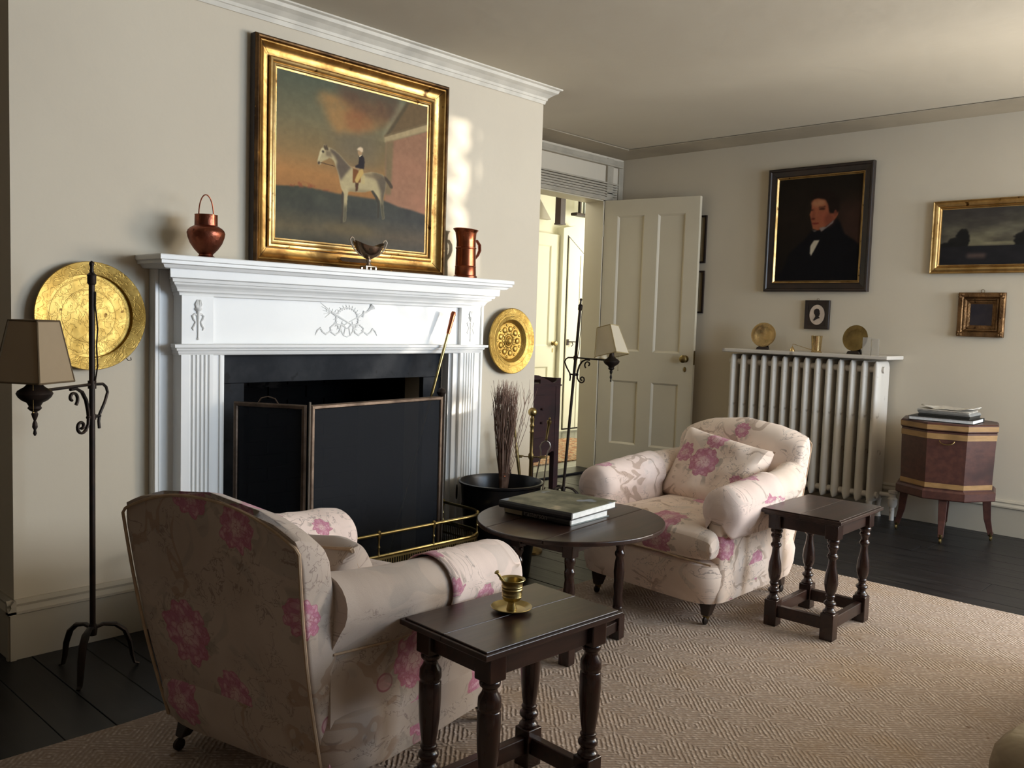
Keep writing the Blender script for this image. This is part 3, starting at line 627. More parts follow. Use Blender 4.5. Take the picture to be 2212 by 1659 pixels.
# ================================================================== CHINTZ FABRIC
def chintz(name, stamps, seed, light=1.0, warm=0.0):
    k = NT(name); uv = k.uv()
    o = k.v('ADD', uv, (seed*1.37 % 7, seed*2.11 % 5, 0.0))
    wob = k.v('SCALE', k.v('SUBTRACT', k.noise(uv, 14, 2, out=1), (0.5, 0.5, 0.5)))
    wob.node.inputs[3].default_value = 0.022
    uvw = k.v('ADD', uv, wob)
    cur = (9.0, 9.0, 0.0); L = 9.0; idx = 0.0
    for (cx, cy, R) in stamps:
        d = k.v('SUBTRACT', uvw, (cx, cy, 0.0)); dn = k.v('MULTIPLY', d, (1/R, 1/R, 0.0)); ln = k.v('LENGTH', dn, out=1)
        sel = k.m('LESS_THAN', ln, L)
        cur = k.vmix(sel, cur, dn); L = k.m('MINIMUM', ln, L)
    # ivory ground, faint grey-brown pen drawing, brown branches and pale leaves
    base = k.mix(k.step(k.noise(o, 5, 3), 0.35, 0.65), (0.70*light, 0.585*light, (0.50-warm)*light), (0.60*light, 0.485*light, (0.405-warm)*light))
    leaf = k.step(k.noise(k.v('ADD', o, (3.3, 1.7, 0)), 7, 1, dist=1.2), 0.62, 0.66)
    base = k.mix(k.m('MULTIPLY', leaf, 0.28), base, (0.36*light, 0.34*light, 0.31*light))
    n1 = k.noise(o, 19, 3.5, 0.6, dist=0.8); ln1 = k.step(k.m('ABSOLUTE', k.m('SUBTRACT', n1, 0.5)), 0.016, 0.004)
    m1 = k.step(k.noise(k.v('ADD', o, (8.1, 2.2, 0)), 6.5, 1), 0.44, 0.54)
    base = k.mix(k.m('MULTIPLY', k.m('MULTIPLY', ln1, m1), 0.55), base, (0.16, 0.11, 0.10))
    n2 = k.noise(k.v('ADD', o, (1.9, 6.2, 0)), 3.6, 3.0, 0.6, dist=0.6); br = k.step(k.m('ABSOLUTE', k.m('SUBTRACT', n2, 0.5)), 0.021, 0.014)
    m2 = k.step(k.noise(k.v('ADD', o, (5.5, 9.2, 0)), 3.4, 1), 0.52, 0.57)
    base = k.mix(k.m('MULTIPLY', k.m('MULTIPLY', br, m2), 0.58), base, (0.34, 0.225, 0.155))
    vb = k.n('TexVoronoi', {'Vector': o, 'Scale': 9.0}, feature='F1'); vcol = vb.node.outputs[1]
    bud = k.m('MULTIPLY', k.step(vb, 0.20, 0.15), k.m('GREATER_THAN', k.n('SeparateColor', {0: vcol}), 0.80))
    budo = k.m('MULTIPLY', k.step(k.m('ABSOLUTE', k.m('SUBTRACT', vb, 0.18)), 0.03, 0.01), k.m('GREATER_THAN', k.n('SeparateColor', {0: vcol}), 0.80))
    base = k.mix(k.m('MULTIPLY', bud, 0.5), base, (0.58, 0.26, 0.32)); base = k.mix(k.m('MULTIPLY', budo, 0.7), base, (0.30, 0.06, 0.12))
    # peonies
    if stamps:
        sp = k.n('SeparateXYZ', {0: cur}).node; ang = k.m('ARCTAN2', sp.outputs[1], sp.outputs[0])
        nz = k.noise(k.v('ADD', cur, o), 2.2, 2)
        lob = k.m('ADD', k.m('MULTIPLY', k.m('ABSOLUTE', k.m('SINE', k.m('MULTIPLY', ang, 4.5))), 0.16), k.m('MULTIPLY', nz, 0.45))
        Rr = k.m('ADD', lob, 0.60)
        rr = k.m('DIVIDE', L, Rr)
        mask = k.step(rr, 1.0, 0.96)
        cv = k.v('ADD', k.v('SCALE', cur), o); cv.node.inputs[0].links[0].from_node.inputs[3].default_value = 1.0
        curd = k.v('ADD', cur, k.v('SUBTRACT', k.v('MULTIPLY', k.noise(k.v('ADD', cur, o), 3.0, 2, out=1), (0.5, 0.5, 0.5)), (0.25, 0.25, 0.25)))
        vo = k.n('TexVoronoi', {'Vector': curd, 'Scale': 3.6, 'Randomness': 0.9}, feature='DISTANCE_TO_EDGE')
        vf = k.n('TexVoronoi', {'Vector': curd, 'Scale': 3.6, 'Randomness': 0.9}, feature='F1')
        rnd = k.n('SeparateColor', {0: vf.node.outputs[1]})
        shade = k.m('ADD', k.m('MULTIPLY', vf, 0.9), k.m('MULTIPLY', rnd, 0.5))
        petal = k.mix(k.step(shade, 0.15, 0.9), (0.70, 0.42, 0.50), (0.50, 0.16, 0.28))
        petal = k.mix(k.step(k.m('ADD', rr, k.m('MULTIPLY', nz, 0.5)), 0.80, 0.40), petal, (0.70, 0.50, 0.50))
        fine = k.m('SINE', k.m('MULTIPLY', k.m('ADD', vf, rr), 26.0)); petal = k.mix(k.m('MULTIPLY', k.step(fine, 0.2, 0.9), 0.22), petal, (0.45, 0.10, 0.2))
        edge = k.m('MAXIMUM', k.step(vo, 0.06, 0.02), k.step(rr, 0.90, 0.97)); petal = k.mix(k.m('MULTIPLY', edge, 0.8), petal, (0.42, 0.12, 0.18))
        base = k.mix(k.m('MULTIPLY', mask, 0.86), base, petal)
        halo = k.m('MULTIPLY', k.step(L, 1.55, 1.15), k.step(k.noise(k.v('ADD', o, (2, 3, 0)), 20, 2, dist=1.0), 0.54, 0.60))
        halo = k.m('MULTIPLY', halo, k.m('SUBTRACT', 1.0, mask)); base = k.mix(k.m('MULTIPLY', halo, 0.5), base, (0.27, 0.23, 0.19))
    wv = k.noise(uv, 900, 1); wr = k.noise(uv, 16, 3)
    k.bump(k.m('ADD', k.m('MULTIPLY', wv, 0.15), k.m('MULTIPLY', wr, 0.8)), 0.25, 0.012)
    k.b.inputs['Sheen Weight'].default_value = 0.15
    return k.fin(base, 0.9, 0.0, 0.2)
PIPE = plain('fabric_piping', (0.50, 0.36, 0.24), 0.9, scale=30)
CASTER = plain('dark_wood_foot', (0.030, 0.016, 0.011), 0.35, scale=12)

def superring(cx, cy, a, c, z, n=40, e=6.0, fz=None):
    out = []
    for i in range(n):
        t = 2*PI*i/n; ct, st = math.cos(t), math.sin(t)
        x = cx+a*math.copysign(abs(ct)**(2/e), ct); y = cy+c*math.copysign(abs(st)**(2/e), st)
        out.append((x, y, fz(x, y) if fz else z))
    return out
def pillow(w, d, h, n=28, pw=0.42, wr=0.0, seed=0, uvo=(0, 0), bulge=0.06):
    bm = bmesh.new(); G = {}
    for s in (1, -1):
        for i in range(n+1):
            for j in range(n+1):
                u, v = 2*i/n-1, 2*j/n-1
                if (i in (0, n) or j in (0, n)) and s == -1: G[s, i, j] = G[1, i, j]; continue
                uu = u*(1-bulge*(1-v*v)*0); 
                x = w/2*u*(1-bulge*(v*v)*(1)*(-0.6)+0) * (1-bulge*(1-v*v)*0.8*(abs(u)**3)); y = d/2*v*(1-bulge*(1-u*u)*0.8*(abs(v)**3))
                z = s*h/2*(max((1-u**4), 0)*max((1-v**4), 0))**pw
                if wr: z += wr*mnoise.noise(Vector((x*11+seed, y*11, s*3.0)))*(1-max(abs(u), abs(v))**6)
                G[s, i, j] = bm.verts.new((x, y, z))
        for i in range(n):
            for j in range(n):
                f = [G[s, i, j], G[s, i+1, j], G[s, i+1, j+1], G[s, i, j+1]]
                try: bm.faces.new(f if s == 1 else f[::-1])
                except ValueError: pass
    return bm

def zt_back(y, hw):   # crown of the back
    return 0.640+0.070*max(0.0, 1-abs(y/hw)**2.2)
def make_chair(loc, yaw, label, st, seed, light=1.0, warm=0.0):
    t = thing('armchair', label, 'armchair', loc, yaw, 'matching peony chintz armchairs')
    F = lambda nm, s_, sd: chintz('chintz_'+nm, s_, seed+sd, light, warm)
    # ---- back
    b = B(); secs = []; xr = lambda v: -0.335-0.108*v-0.012*math.sin(PI*v); hw = lambda v: 0.272+0.030*v
    vs = list(np.linspace(0, 0.90, 12))+[0.94, 0.965, 0.985, 0.996, 1.0]
    for v in vs:
        th = 0.145-0.055*v
        if v > 0.9: th *= math.sqrt(max(0.03, 1-((v-0.9)/0.1)**2.2))
        ring = []
        N = 44; h_ = hw(v) - (0.0 if v < 0.9 else 0.018*((v-0.9)/0.1)**2)
        for i in range(N):
            a = 2*PI*i/N; ca, sa = math.cos(a), math.sin(a); e = 7.0
            e = 16.0 if sa < 0 else 7.0
            y = h_*math.copysign(abs(ca)**(2/e), ca); xx = math.copysign(abs(sa)**(2/e), sa)
            front = (xx+1)/2
            z = 0.10+v*(zt_back(y, 0.302)-0.10)
            puff = 0.008*front*(1-(y/h_)**2)*math.sin(PI*min(v/0.95, 1))
            ring.append((xr(v)+th*front+puff, y, z - 0.0*front))
        secs.append(ring)
    b.loft(secs)
    obj('back', b, F('back', st['back'], 0), t, uv=lambda c: (c.y+min(max((abs(c.y)-0.245)/0.03, 0), 1)*(c.x+0.40)*(1 if c.y > 0 else -1), c.z))
    pts = [(xr(v)-0.001, -hw(v)+0.004, 0.10+v*(0.64-0.10)) for v in np.linspace(0, 0.97, 12)]
    pts += [(xr(1)-0.0, y, zt_back(y, 0.302)-0.012) for y in np.linspace(-0.286, 0.286, 25)]
    pts += [(xr(v)-0.001, hw(v)-0.004, 0.10+v*(0.64-0.10)) for v in np.linspace(0.97, 0, 12)]
    obj('piping', B().tube(pts, 0.0038, 6), PIPE, t)
    # ---- front rail / deck
    b = B(); secs = []
    for z, a, c in ((0.095, 0.342, 0.312), (0.105, 0.350, 0.316), (0.15, 0.366, 0.324), (0.20, 0.370, 0.326), (0.235, 0.358, 0.320), (0.252, 0.325, 0.30), (0.256, 0.28, 0.27)):
        secs.append(superring(0.0, 0, a, c, z, 48, 7))
    b.loft(secs)
    for v in b.bm.verts:
        if v.co.z < 0.1: v.co.z += 0.006*math.sin(v.co.x*9+v.co.y*7)
    obj('front_rail', b, F('rail', st['rail'], 1), t, uv=lambda c: (c.y+c.x*0.9, c.z))
    # ---- arms
    for s in (-1, 1):
        b = B(); secs = []
        xs = list(np.linspace(-0.335, 0.24, 12))+[0.268, 0.280, 0.289, 0.296, 0.30]
        for x in xs:
            q = (x+0.335)/0.60; zc = 0.484-0.050*q; yo = 0.285+0.038*min(1, (x+0.335)/0.16); yc = yo-0.026
            r_ = 0.072+0.003*q
            poly = [(yo-0.005, 0.097), (yo, 0.13), (yo+0.002, 0.25), (yo-0.002, zc-0.10)]
            poly += arc(yc, zc, r_, -42, 222, 16)
            poly += [(yo-0.085, zc-0.10), (yo-0.09, 0.26), (yo-0.09, 0.097)]
            k_ = 1.0
            if x > 0.262: k_ = math.sqrt(max(0.0, 1-((x-0.262)/0.039)**2))
            cy = yc; cz_ = 0.30
            sec = []
            for (yy, zz) in poly:
                kz = 1-(1-k_)*0.18 if zz < cz_ else 1-(1-k_)*0.45
                yy2 = cy+(yy-cy)*(k_*0.85+0.15*(k_ > 0)); zz2 = (zc+(zz-zc)*(0.15+0.85*k_)) if zz > zc-0.11 else zz
                sec.append((x, s*yy2, zz2))
            secs.append(sec)
        b.loft(secs)
        obj('arm', b, F('arm%d' % s, st['armL' if s > 0 else 'armR'], 3+s), t, uv=lambda c, s=s: (c.x, c.z+ (0.9*(abs(c.y)-0.30) if c.z > 0.46 else 0)))
        obj('piping', B().tube([(x, s*(0.325 if x > -0.18 else 0.287+0.038*(x+0.335)/0.155), 0.375-0.02*x) for x in np.linspace(-0.33, 0.26, 10)], 0.003, 6), PIPE, t)
    # ---- seat cushion
    bm = pillow(0.625, 0.475, 0.13, 40, 0.22, 0.008, seed)
    for v in bm.verts:
        if v.co.x > 0.2: v.co.z += -0.10*(v.co.x-0.2)
        q_ = min(max((v.co.x-0.212)/0.022, 0), 1); v.co.y *= 1+0.40*q_*q_*(3-2*q_)
    b = B(); b.bm.free(); b.bm = bm; b.xform(Matrix.Translation((0.075, 0, 0.315)))
    obj('seat_cushion', b, F('seat', st['seat'], 6), t, uv=lambda c: (c.y, c.x*0.9+c.z), sub=1)
    ed = [(0.386, y, 0.262+0.006*math.cos(y*9)) for y in np.linspace(-0.325, 0.325, 16)]
    obj('piping', B().tube(ed, 0.0035, 6), PIPE, t)
    # ---- legs
    for sx, sy in ((1, 1), (1, -1), (-1, 1), (-1, -1)):
        x0, y0 = 0.27*sx, 0.255*sy
        if sx > 0:
            b = B(); b.loft([[(x0+dx*r_+o_, y0+dy*r_, z) for dx, dy in ((-1, -1), (1, -1), (1, 1), (-1, 1))] for z, r_, o_ in ((0.105, 0.026, 0), (0.08, 0.024, 0.004), (0.035, 0.015, 0.012))])
            lg = obj('leg', b, CASTER, t, bevel=0.004)
            obj('caster', B().lathe([(-0.007, 0.010), (-0.004, 0.0155), (0.004, 0.0155), (0.007, 0.010)], (x0+0.018, y0, 0.017), 14, 'y'), BLACK, lg)
            obj('caster_socket', B().lathe([(0.022, 0.010), (0.035, 0.014), (0.05, 0.014)], (x0+0.012, y0, 0), 12), BRASSD, lg)
        else:
            b = B(); b.loft([[(x0+dx*r_+o_, y0+dy*r_, z) for dx, dy in ((-1, -1), (1, -1), (1, 1), (-1, 1))] for z, r_, o_ in ((0.105, 0.024, 0), (0.07, 0.022, -0.012), (0.035, 0.014, -0.035))])
            lg = obj('leg', b, CASTER, t, bevel=0.004)
            obj('caster', B().lathe([(-0.007, 0.010), (-0.004, 0.0155), (0.004, 0.0155), (0.007, 0.010)], (x0-0.045, y0, 0.017), 14, 'y'), BLACK, lg)
    return t
def arm_cover(loc, yaw, s, x0, label, st, seed, light):
    t_loc = loc
    b = B(); secs = []
    xs = list(np.linspace(x0, 0.25, 14))+[0.272, 0.286, 0.297, 0.303, 0.307]
    for x in xs:
        q = (x+0.335)/0.60; zc = 0.484-0.050*q; yc = 0.323-0.026; r_ = 0.072+0.003*q+0.0085
        k_ = 1.0
        if x > 0.262: k_ = max(0.38, math.sqrt(max(0.0, 1-((x-0.262)/0.0465)**2)))
        out = [(yc+0.040, 0.335), (yc+0.045, zc-0.09)]+arc(yc, zc, r_, -35, 215, 20)+[(yc-0.068, zc-0.09), (yc-0.07, 0.345)]
        sec = []
        for i, (yy, zz) in enumerate(out):
            wv = 0.0035*mnoise.noise(Vector((x*26+seed, yy*9, zz*14)))+0.002*mnoise.noise(Vector((x*60, seed, zz*30)))
            rad = Vector((yy-yc, zz-zc)); rad = rad.normalized()*wv if rad.length > 0 else rad
            yk = k_; zk = k_ if zz > zc-0.10 else 1-0.25*(1-k_)
            sec.append((x, s*(yc+(yy-yc)*yk+rad.x), zc+(zz-zc)*zk+rad.y))
        secs.append(sec)
    b.loft(secs, False, False); b.bm.verts.ensure_lookup_table(); nn = len(secs[0]); b.bm.faces.new(b.bm.verts[-nn:])
    o = obj('arm_cover', b, chintz('chintz_cover', st, seed, light, -0.03), uv=lambda c: (c.x, c.z+(0.9*(abs(c.y)-0.30)*(1 if s*c.y > 0 else 1) if c.z > 0.46 else 0)))
    md = o.modifiers.new('th', 'SOLIDIFY'); md.thickness = 0.003; md.offset = 1
    o.location = loc; o.rotation_euler = (0, 0, yaw)
    return tag(o, label, 'arm cover', 'loose chintz arm covers')

NEAR = ((1.36, 1.87, 0.012), math.radians(10.3)); FAR = ((3.135, 1.92, 0.012), PI)
make_chair(*NEAR, 'peony chintz armchair with its back to the viewer, nearest the left lamp',
    dict(back=[(0.12, 0.36, 0.085), (-0.02, 0.235, 0.06), (0.07, 0.12, 0.075), (-0.20, 0.12, 0.085), (-0.10, 0.645, 0.06), (0.2, 0.14, 0.05), (-0.27, 0.48, 0.05), (0.05, 0.70, 0.06)],
         rail=[(-0.15, 0.17, 0.07), (0.2, 0.16, 0.06)], armR=[(-0.10, 0.315, 0.075), (-0.065, 0.17, 0.062), (0.02, 0.42, 0.03), (-0.31, 0.14, 0.05), (0.22, 0.26, 0.04)],
         armL=[(0.1, 0.3, 0.06)], seat=[(0.02, 0.55, 0.06), (-0.1, 0.3, 0.07)]), 3, 0.74)  # same fabric coloured darker, the shade on this chair put into it
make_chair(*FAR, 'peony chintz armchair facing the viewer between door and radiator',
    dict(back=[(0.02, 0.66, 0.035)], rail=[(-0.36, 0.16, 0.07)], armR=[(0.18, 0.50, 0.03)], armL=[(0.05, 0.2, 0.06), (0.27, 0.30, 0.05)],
         seat=[(0.07, 0.63, 0.075), (0.02, 0.30, 0.06)]), 11, 1.22)  # same fabric coloured lighter, the brighter light here put into it
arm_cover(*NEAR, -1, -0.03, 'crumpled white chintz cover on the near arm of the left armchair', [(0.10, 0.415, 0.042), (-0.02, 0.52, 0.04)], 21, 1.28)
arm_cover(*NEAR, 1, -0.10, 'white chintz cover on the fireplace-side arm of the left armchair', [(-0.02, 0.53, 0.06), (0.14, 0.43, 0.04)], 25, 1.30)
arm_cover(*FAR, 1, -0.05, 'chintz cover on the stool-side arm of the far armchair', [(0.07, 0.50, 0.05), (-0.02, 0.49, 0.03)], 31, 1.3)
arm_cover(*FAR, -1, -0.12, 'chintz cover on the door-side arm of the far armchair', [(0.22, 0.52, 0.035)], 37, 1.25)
def cushion(loc, rot, w_, d_, label, st, seed, light=1.15, piped=False):
    bm = pillow(w_, d_, 0.15, 30, 0.38, 0.022, seed, bulge=0.07); b = B(); b.bm.free(); b.bm = bm
    t = thing('throw_cushion', label, 'cushion', loc, 0, 'chintz cushions on the armchairs', rot=rot)
    obj('cushion_body', b, chintz('chintz_cushion', st, seed, light), t, uv=lambda c: (c.x, c.y))
    if piped:
        e = []
        for u in np.linspace(-1, 1, 12): e.append((w_/2*u, -d_/2*(1-0.08*(1-u*u)), 0))
        for u in np.linspace(-1, 1, 12): e.append((w_/2*(1-0.08*(1-u*u)), d_/2*u, 0))
        for u in np.linspace(1, -1, 12): e.append((w_/2*u, d_/2*(1-0.08*(1-u*u)), 0))
        for u in np.linspace(1, -1, 12): e.append((-w_/2*(1-0.08*(1-u*u)), d_/2*u, 0))
        obj('piping', B().tube(e, 0.005, 6, True), PIPE, t)
    return t
from mathutils import Euler
def erot(rz, tilt, spin):
    return (Matrix.Rotation(rz, 3, 'Z') @ Matrix.Rotation(PI/2, 3, 'Z') @ Matrix.Rotation(PI/2-tilt, 3, 'X') @ Matrix.Rotation(spin, 3, 'Z')).to_euler()
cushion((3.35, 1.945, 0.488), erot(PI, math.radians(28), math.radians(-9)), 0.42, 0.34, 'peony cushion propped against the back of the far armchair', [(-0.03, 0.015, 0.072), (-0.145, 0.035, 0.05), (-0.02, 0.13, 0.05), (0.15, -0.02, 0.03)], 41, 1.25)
cushion((1.190, 1.715, 0.475), erot(math.radians(10.3), math.radians(26), math.radians(-4)), 0.31, 0.27, 'tan piped cushion in the corner of the left armchair', [(0.1, 0.1, 0.05)], 47, 0.70, True)  # fabric darkened too, the shade it sits in is in the colour

# ================================================================== TURNED TABLES
def turned_leg(prof, zb0, zb1, ztop, half=0.024, n=20):
    b = B(); b.box(-half, half, -half, half, 0.0, zb0); b.box(-half, half, -half, half, zb1, ztop)
    b.lathe(prof, (0, 0, 0), n); return b
P_STOOL = [(0.095, 0.023), (0.104, 0.024), (0.112, 0.016), (0.122, 0.014), (0.130, 0.022), (0.136, 0.022), (0.144, 0.013), (0.152, 0.013), (0.158, 0.018), (0.166, 0.014), (0.18, 0.020), (0.205, 0.0245), (0.235, 0.022), (0.265, 0.015), (0.292, 0.0125), (0.300, 0.019), (0.306, 0.020), (0.313, 0.014), (0.328, 0.0145), (0.335, 0.020), (0.342, 0.020), (0.348, 0.015), (0.352, 0.021), (0.360, 0.022), (0.368, 0.018)]
P_STOOL2 = [(0.095, 0.023), (0.104, 0.025), (0.112, 0.018), (0.120, 0.017), (0.128, 0.024), (0.136, 0.023), (0.144, 0.016), (0.150, 0.021), (0.156, 0.016), (0.175, 0.019), (0.215, 0.0235), (0.26, 0.0255), (0.298, 0.025), (0.303, 0.022), (0.308, 0.0255), (0.328, 0.0245), (0.340, 0.017), (0.348, 0.016), (0.354, 0.022), (0.362, 0.0235), (0.368, 0.018)]
def stool(loc, rz, label, prof, W=0.41, D=0.305, Hh=0.445, gap=0.5):
    t = thing('joint_stool', label, 'side table', loc, rz, 'dark oak joint stools')
    bx, by = W/2-0.055, D/2-0.045
    zb0, zb1 = 0.098, 0.366
    for k_, (y0, y1) in enumerate(((-D/2, -D/2+D*gap-0.0004), (-D/2+D*gap+0.0004, D/2))):
        b = B(); b.box(-W/2+0.008, W/2-0.008, y0+(0.008 if k_ == 0 else 0), y1-(0.008 if k_ == 1 else 0), Hh-0.004, Hh)
        b.box(-W/2, W/2, y0, y1, Hh-0.016, Hh-0.004); b.box(-W/2+0.012, W/2-0.012, y0+(0.012 if k_ == 0 else 0), y1-(0.012 if k_ == 1 else 0), Hh-0.024, Hh-0.016)
        obj('top_board', b, OAK, t, smooth=False, bevel=0.0015)
    for sx in (-1, 1):
        for sy in (-1, 1):
            o = obj('leg', turned_leg(prof, zb0, zb1, Hh-0.024), OAK2, t, bevel=0.003); o.location = (sx*bx, sy*by, 0)
            o.rotation_euler = (sy*0.03, -sx*0.03, 0) if False else (0, 0, 0)
    for sy in (-1, 1):
        b = B(); b.box(-bx, bx, sy*by-0.010, sy*by+0.010, 0.372, Hh-0.024); obj('apron', b, OAK, t, smooth=False, bevel=0.002)
        b = B(); b.box(-bx+0.02, bx-0.02, sy*by-0.012, sy*by+0.012, 0.034, 0.078); obj('stretcher', b, OAK, t, smooth=False, bevel=0.003)
    for sx in (-1, 1):
        b = B(); b.box(sx*bx-0.010, sx*bx+0.010, -by, by, 0.372, Hh-0.024); obj('apron', b, OAK, t, smooth=False, bevel=0.002)
        b = B(); b.box(sx*bx-0.012, sx*bx+0.012, -by+0.02, by-0.02, 0.034, 0.078); obj('stretcher', b, OAK, t, smooth=False, bevel=0.003)
    return t
stool((3.20, 1.395, 0.012), 0.02, 'dark oak joint stool between the far armchair and bare floor', P_STOOL)
stool((1.437, 1.330, 0.012), math.radians(-2.5), 'dark oak joint stool in front, holding the brass mortar', P_STOOL2, 0.43, 0.285)

# oval gateleg table
t = thing('oval_table', 'low dark oval gateleg table between the armchairs, holding two books', 'table', (2.315, 1.89, 0.012), math.radians(6.5))
A_, B_ = 0.337, 0.313; ZT = 0.438
def leaf(y0, y1):
    pts = []
    N = 40
    xs = lambda y: A_*math.sqrt(max(0, 1-(y/B_)**2))
    ys = np.linspace(y0, y1, N)
    pts = [(xs(y), y) for y in ys]+[(-xs(y), y) for y in ys[::-1]]
    out = [pts[0]]
    for p in pts[1:]:
        if (Vector(p)-Vector(out[-1])).length > 1e-4: out.append(p)
    if (Vector(out[0])-Vector(out[-1])).length < 1e-4: out.pop()
    return B().prismz(out, ZT-0.016, ZT)
for y0, y1 in ((-B_, -0.1035), (-0.1025, 0.1285), (0.1295, B_)):
    obj('leaf' if y0 != -0.1025 else 'top_board', leaf(y0, y1), OAK, t, smooth=False, bevel=0.005, seg=3)
P_OV = [(0.085, 0.017), (0.094, 0.019), (0.10, 0.014), (0.11, 0.019), (0.118, 0.016), (0.14, 0.0175), (0.16, 0.015), (0.19, 0.018), (0.205, 0.0165), (0.24, 0.019), (0.27, 0.0165), (0.29, 0.013), (0.30, 0.0175), (0.308, 0.0175), (0.315, 0.013), (0.325, 0.0125), (0.335, 0.018), (0.345, 0.018), (0.355, 0.015)]
for sx, sy in ((-1, -1), (1, -1), (1, 1), (-1, 1)):
    o = obj('leg', turned_leg(P_OV, 0.086, 0.353, ZT-0.016, 0.020), OAK2, t, bevel=0.003); o.location = (sx*0.160, sy*0.104, 0)
for sy in (-1, 1):
    obj('apron', B().box(-0.14, 0.14, sy*0.104-0.009, sy*0.104+0.009, 0.365, ZT-0.016), OAK, t, smooth=False, bevel=0.002)
    obj('stretcher', B().box(-0.142, 0.142, sy*0.104-0.011, sy*0.104+0.011, 0.030, 0.066), OAK, t, smooth=False, bevel=0.002)
for sx in (-1, 1):
    obj('apron', B().box(sx*0.16-0.009, sx*0.16+0.009, -0.085, 0.085, 0.365, ZT-0.016), OAK, t, smooth=False, bevel=0.002)
    obj('stretcher', B().box(sx*0.16-0.011, sx*0.16+0.011, -0.085, 0.085, 0.030, 0.066), OAK, t, smooth=False, bevel=0.002)

# books on the oval table
def bookcover():
    k = NT('book_cover_picture'); o = k.obj(); n1 = k.noise(o, 11, 4, 0.6); n2 = k.noise(k.v('ADD', o, (3, 1, 0)), 7, 3)
    c = k.mix(k.step(n1, 0.35, 0.65), (0.07, 0.07, 0.045), (0.20, 0.19, 0.13)); c = k.mix(k.step(n2, 0.60, 0.68), c, (0.48, 0.38, 0.26))
    c = k.mix(k.step(k.noise(k.v('ADD', o, (7, 4, 0)), 9, 2), 0.64, 0.70), c, (0.24, 0.27, 0.33)); return k.fin(c, 0.5, spec=0.25)
def book(name, loc, rz, w_, d_, h_, label, cover, spine, top=None, group=None, round_=True):
    """spine on -x side, pages seen on the -y side"""
    t = thing(name, label, 'book', loc, rz, group); c = 0.0028
    obj('back_cover', B().box(0, w_, 0, d_, 0, c), cover, t, smooth=False, bevel=0.0008)
    obj('front_cover', B().box(0, w_, 0, d_, h_-c, h_), top or cover, t, smooth=False, bevel=0.0008)
    obj('pages', B().box(0.004, w_-0.006, 0.005, d_-0.005, c, h_-c), PAPER, t, smooth=False)
    sp = [(-0.001, h_), (-0.005, h_*0.8), (-0.006, h_*0.5), (-0.005, h_*0.2), (-0.001, 0), (0.003, 0), (0.003, h_)]
    obj('spine', B().prism(sp, 0, d_), spine, t, smooth=False)
    return t
BKBLK = plain('black_cloth', (0.012, 0.012, 0.014), 0.4); BKGRN = plain('grey_green_board', (0.20, 0.24, 0.24), 0.5, scale=20)
zt_ = 0.450
book('art_book', (2.222, 1.815, zt_), math.radians(3), 0.222, 0.285, 0.026, 'grey-green book with tan and dark spine, under the black book', BKGRN, plain('dark_spine', (0.030, 0.026, 0.020), 0.5), group='books on the oval table')
b2 = bpy.data.objects['art_book']
o = obj('spine_label', B().prism([(-0.0064, 0.0235), (-0.0064, 0.0025), (-0.0058, 0.0025), (-0.0058, 0.0235)], 0.205, 0.283), plain('tan_spine_band', (0.36, 0.29, 0.16), 0.5), b2, smooth=False)
fc = bpy.data.curves.new('spine_title', 'FONT'); fc.body = 'Patterson'; fc.size = 0.026; fc.extrude = 0.0002; fc.align_x = 'CENTER'
fo = bpy.data.objects.new('spine_title_source', fc); COL.objects.link(fo); bpy.context.view_layer.update()
me_ = bpy.data.meshes.new_from_object(fo.evaluated_get(bpy.context.evaluated_depsgraph_get())); bpy.data.objects.remove(fo)
me_.materials.clear(); me_.materials.append(plain('grey_title_ink', (0.30, 0.28, 0.24), 0.5))
fo = bpy.data.objects.new('spine_lettering', me_); COL.objects.link(fo); fo.parent = b2
fo.matrix_local = Matrix.Translation((-0.0068, 0.145, 0.0055)) @ Matrix.Rotation(-PI/2, 4, 'Z') @ Matrix.Rotation(PI/2, 4, 'X')
book('art_book', (2.196, 1.790, zt_+0.0265), math.radians(6), 0.285, 0.300, 0.025, 'black book with landscape picture on its cover, lying on top', BKBLK, BKBLK, bookcover(), 'books on the oval table')

# mortar, pestle and dish on the near stool
zs = 0.457
o = obj('brass_dish', B().lathe([(0.0, 0.012), (0.001, 0.026), (0.004, 0.036), (0.009, 0.045), (0.0105, 0.047), (0.0095, 0.0478), (0.0075, 0.0455), (0.003, 0.034), (0.0025, 0.012), (0.0025, 0.0)], (0, 0, 0), 40), BRASS)
o.location = (1.449, 1.350, zs); tag(o, 'small round brass dish under the mortar on the near stool', 'dish')
t = thing('mortar', 'ringed brass mortar standing in the dish on the near stool', 'mortar', (1.449, 1.350, zs+0.0028))
obj('cup', B().lathe([(0.0, 0.012), (0.002, 0.012), (0.012, 0.0085), (0.018, 0.009), (0.021, 0.018), (0.026, 0.0215), (0.030, 0.0225), (0.031, 0.0235), (0.033, 0.0228), (0.036, 0.0238), (0.038, 0.0232), (0.046, 0.0238), (0.048, 0.0248), (0.050, 0.0238), (0.054, 0.0250), (0.056, 0.0242), (0.064, 0.0250), (0.068, 0.028), (0.070, 0.0305), (0.071, 0.030), (0.067, 0.0245), (0.05, 0.0215), (0.03, 0.019), (0.024, 0.012), (0.023, 0.0)], (0, 0, 0), 40), BRASS, t)
b = B(); p0, p1 = Vector((0.004, -0.004, 0.030)), Vector((-0.028, 0.026, 0.088))
b.tube([p0+(p1-p0)*f_ for f_ in (0, 0.06, 0.3, 0.5, 0.53, 0.56, 0.9, 0.94, 0.97, 1.0)], [0.004, 0.006, 0.004, 0.0035, 0.0048, 0.0035, 0.003, 0.0055, 0.0062, 0.003], 12)
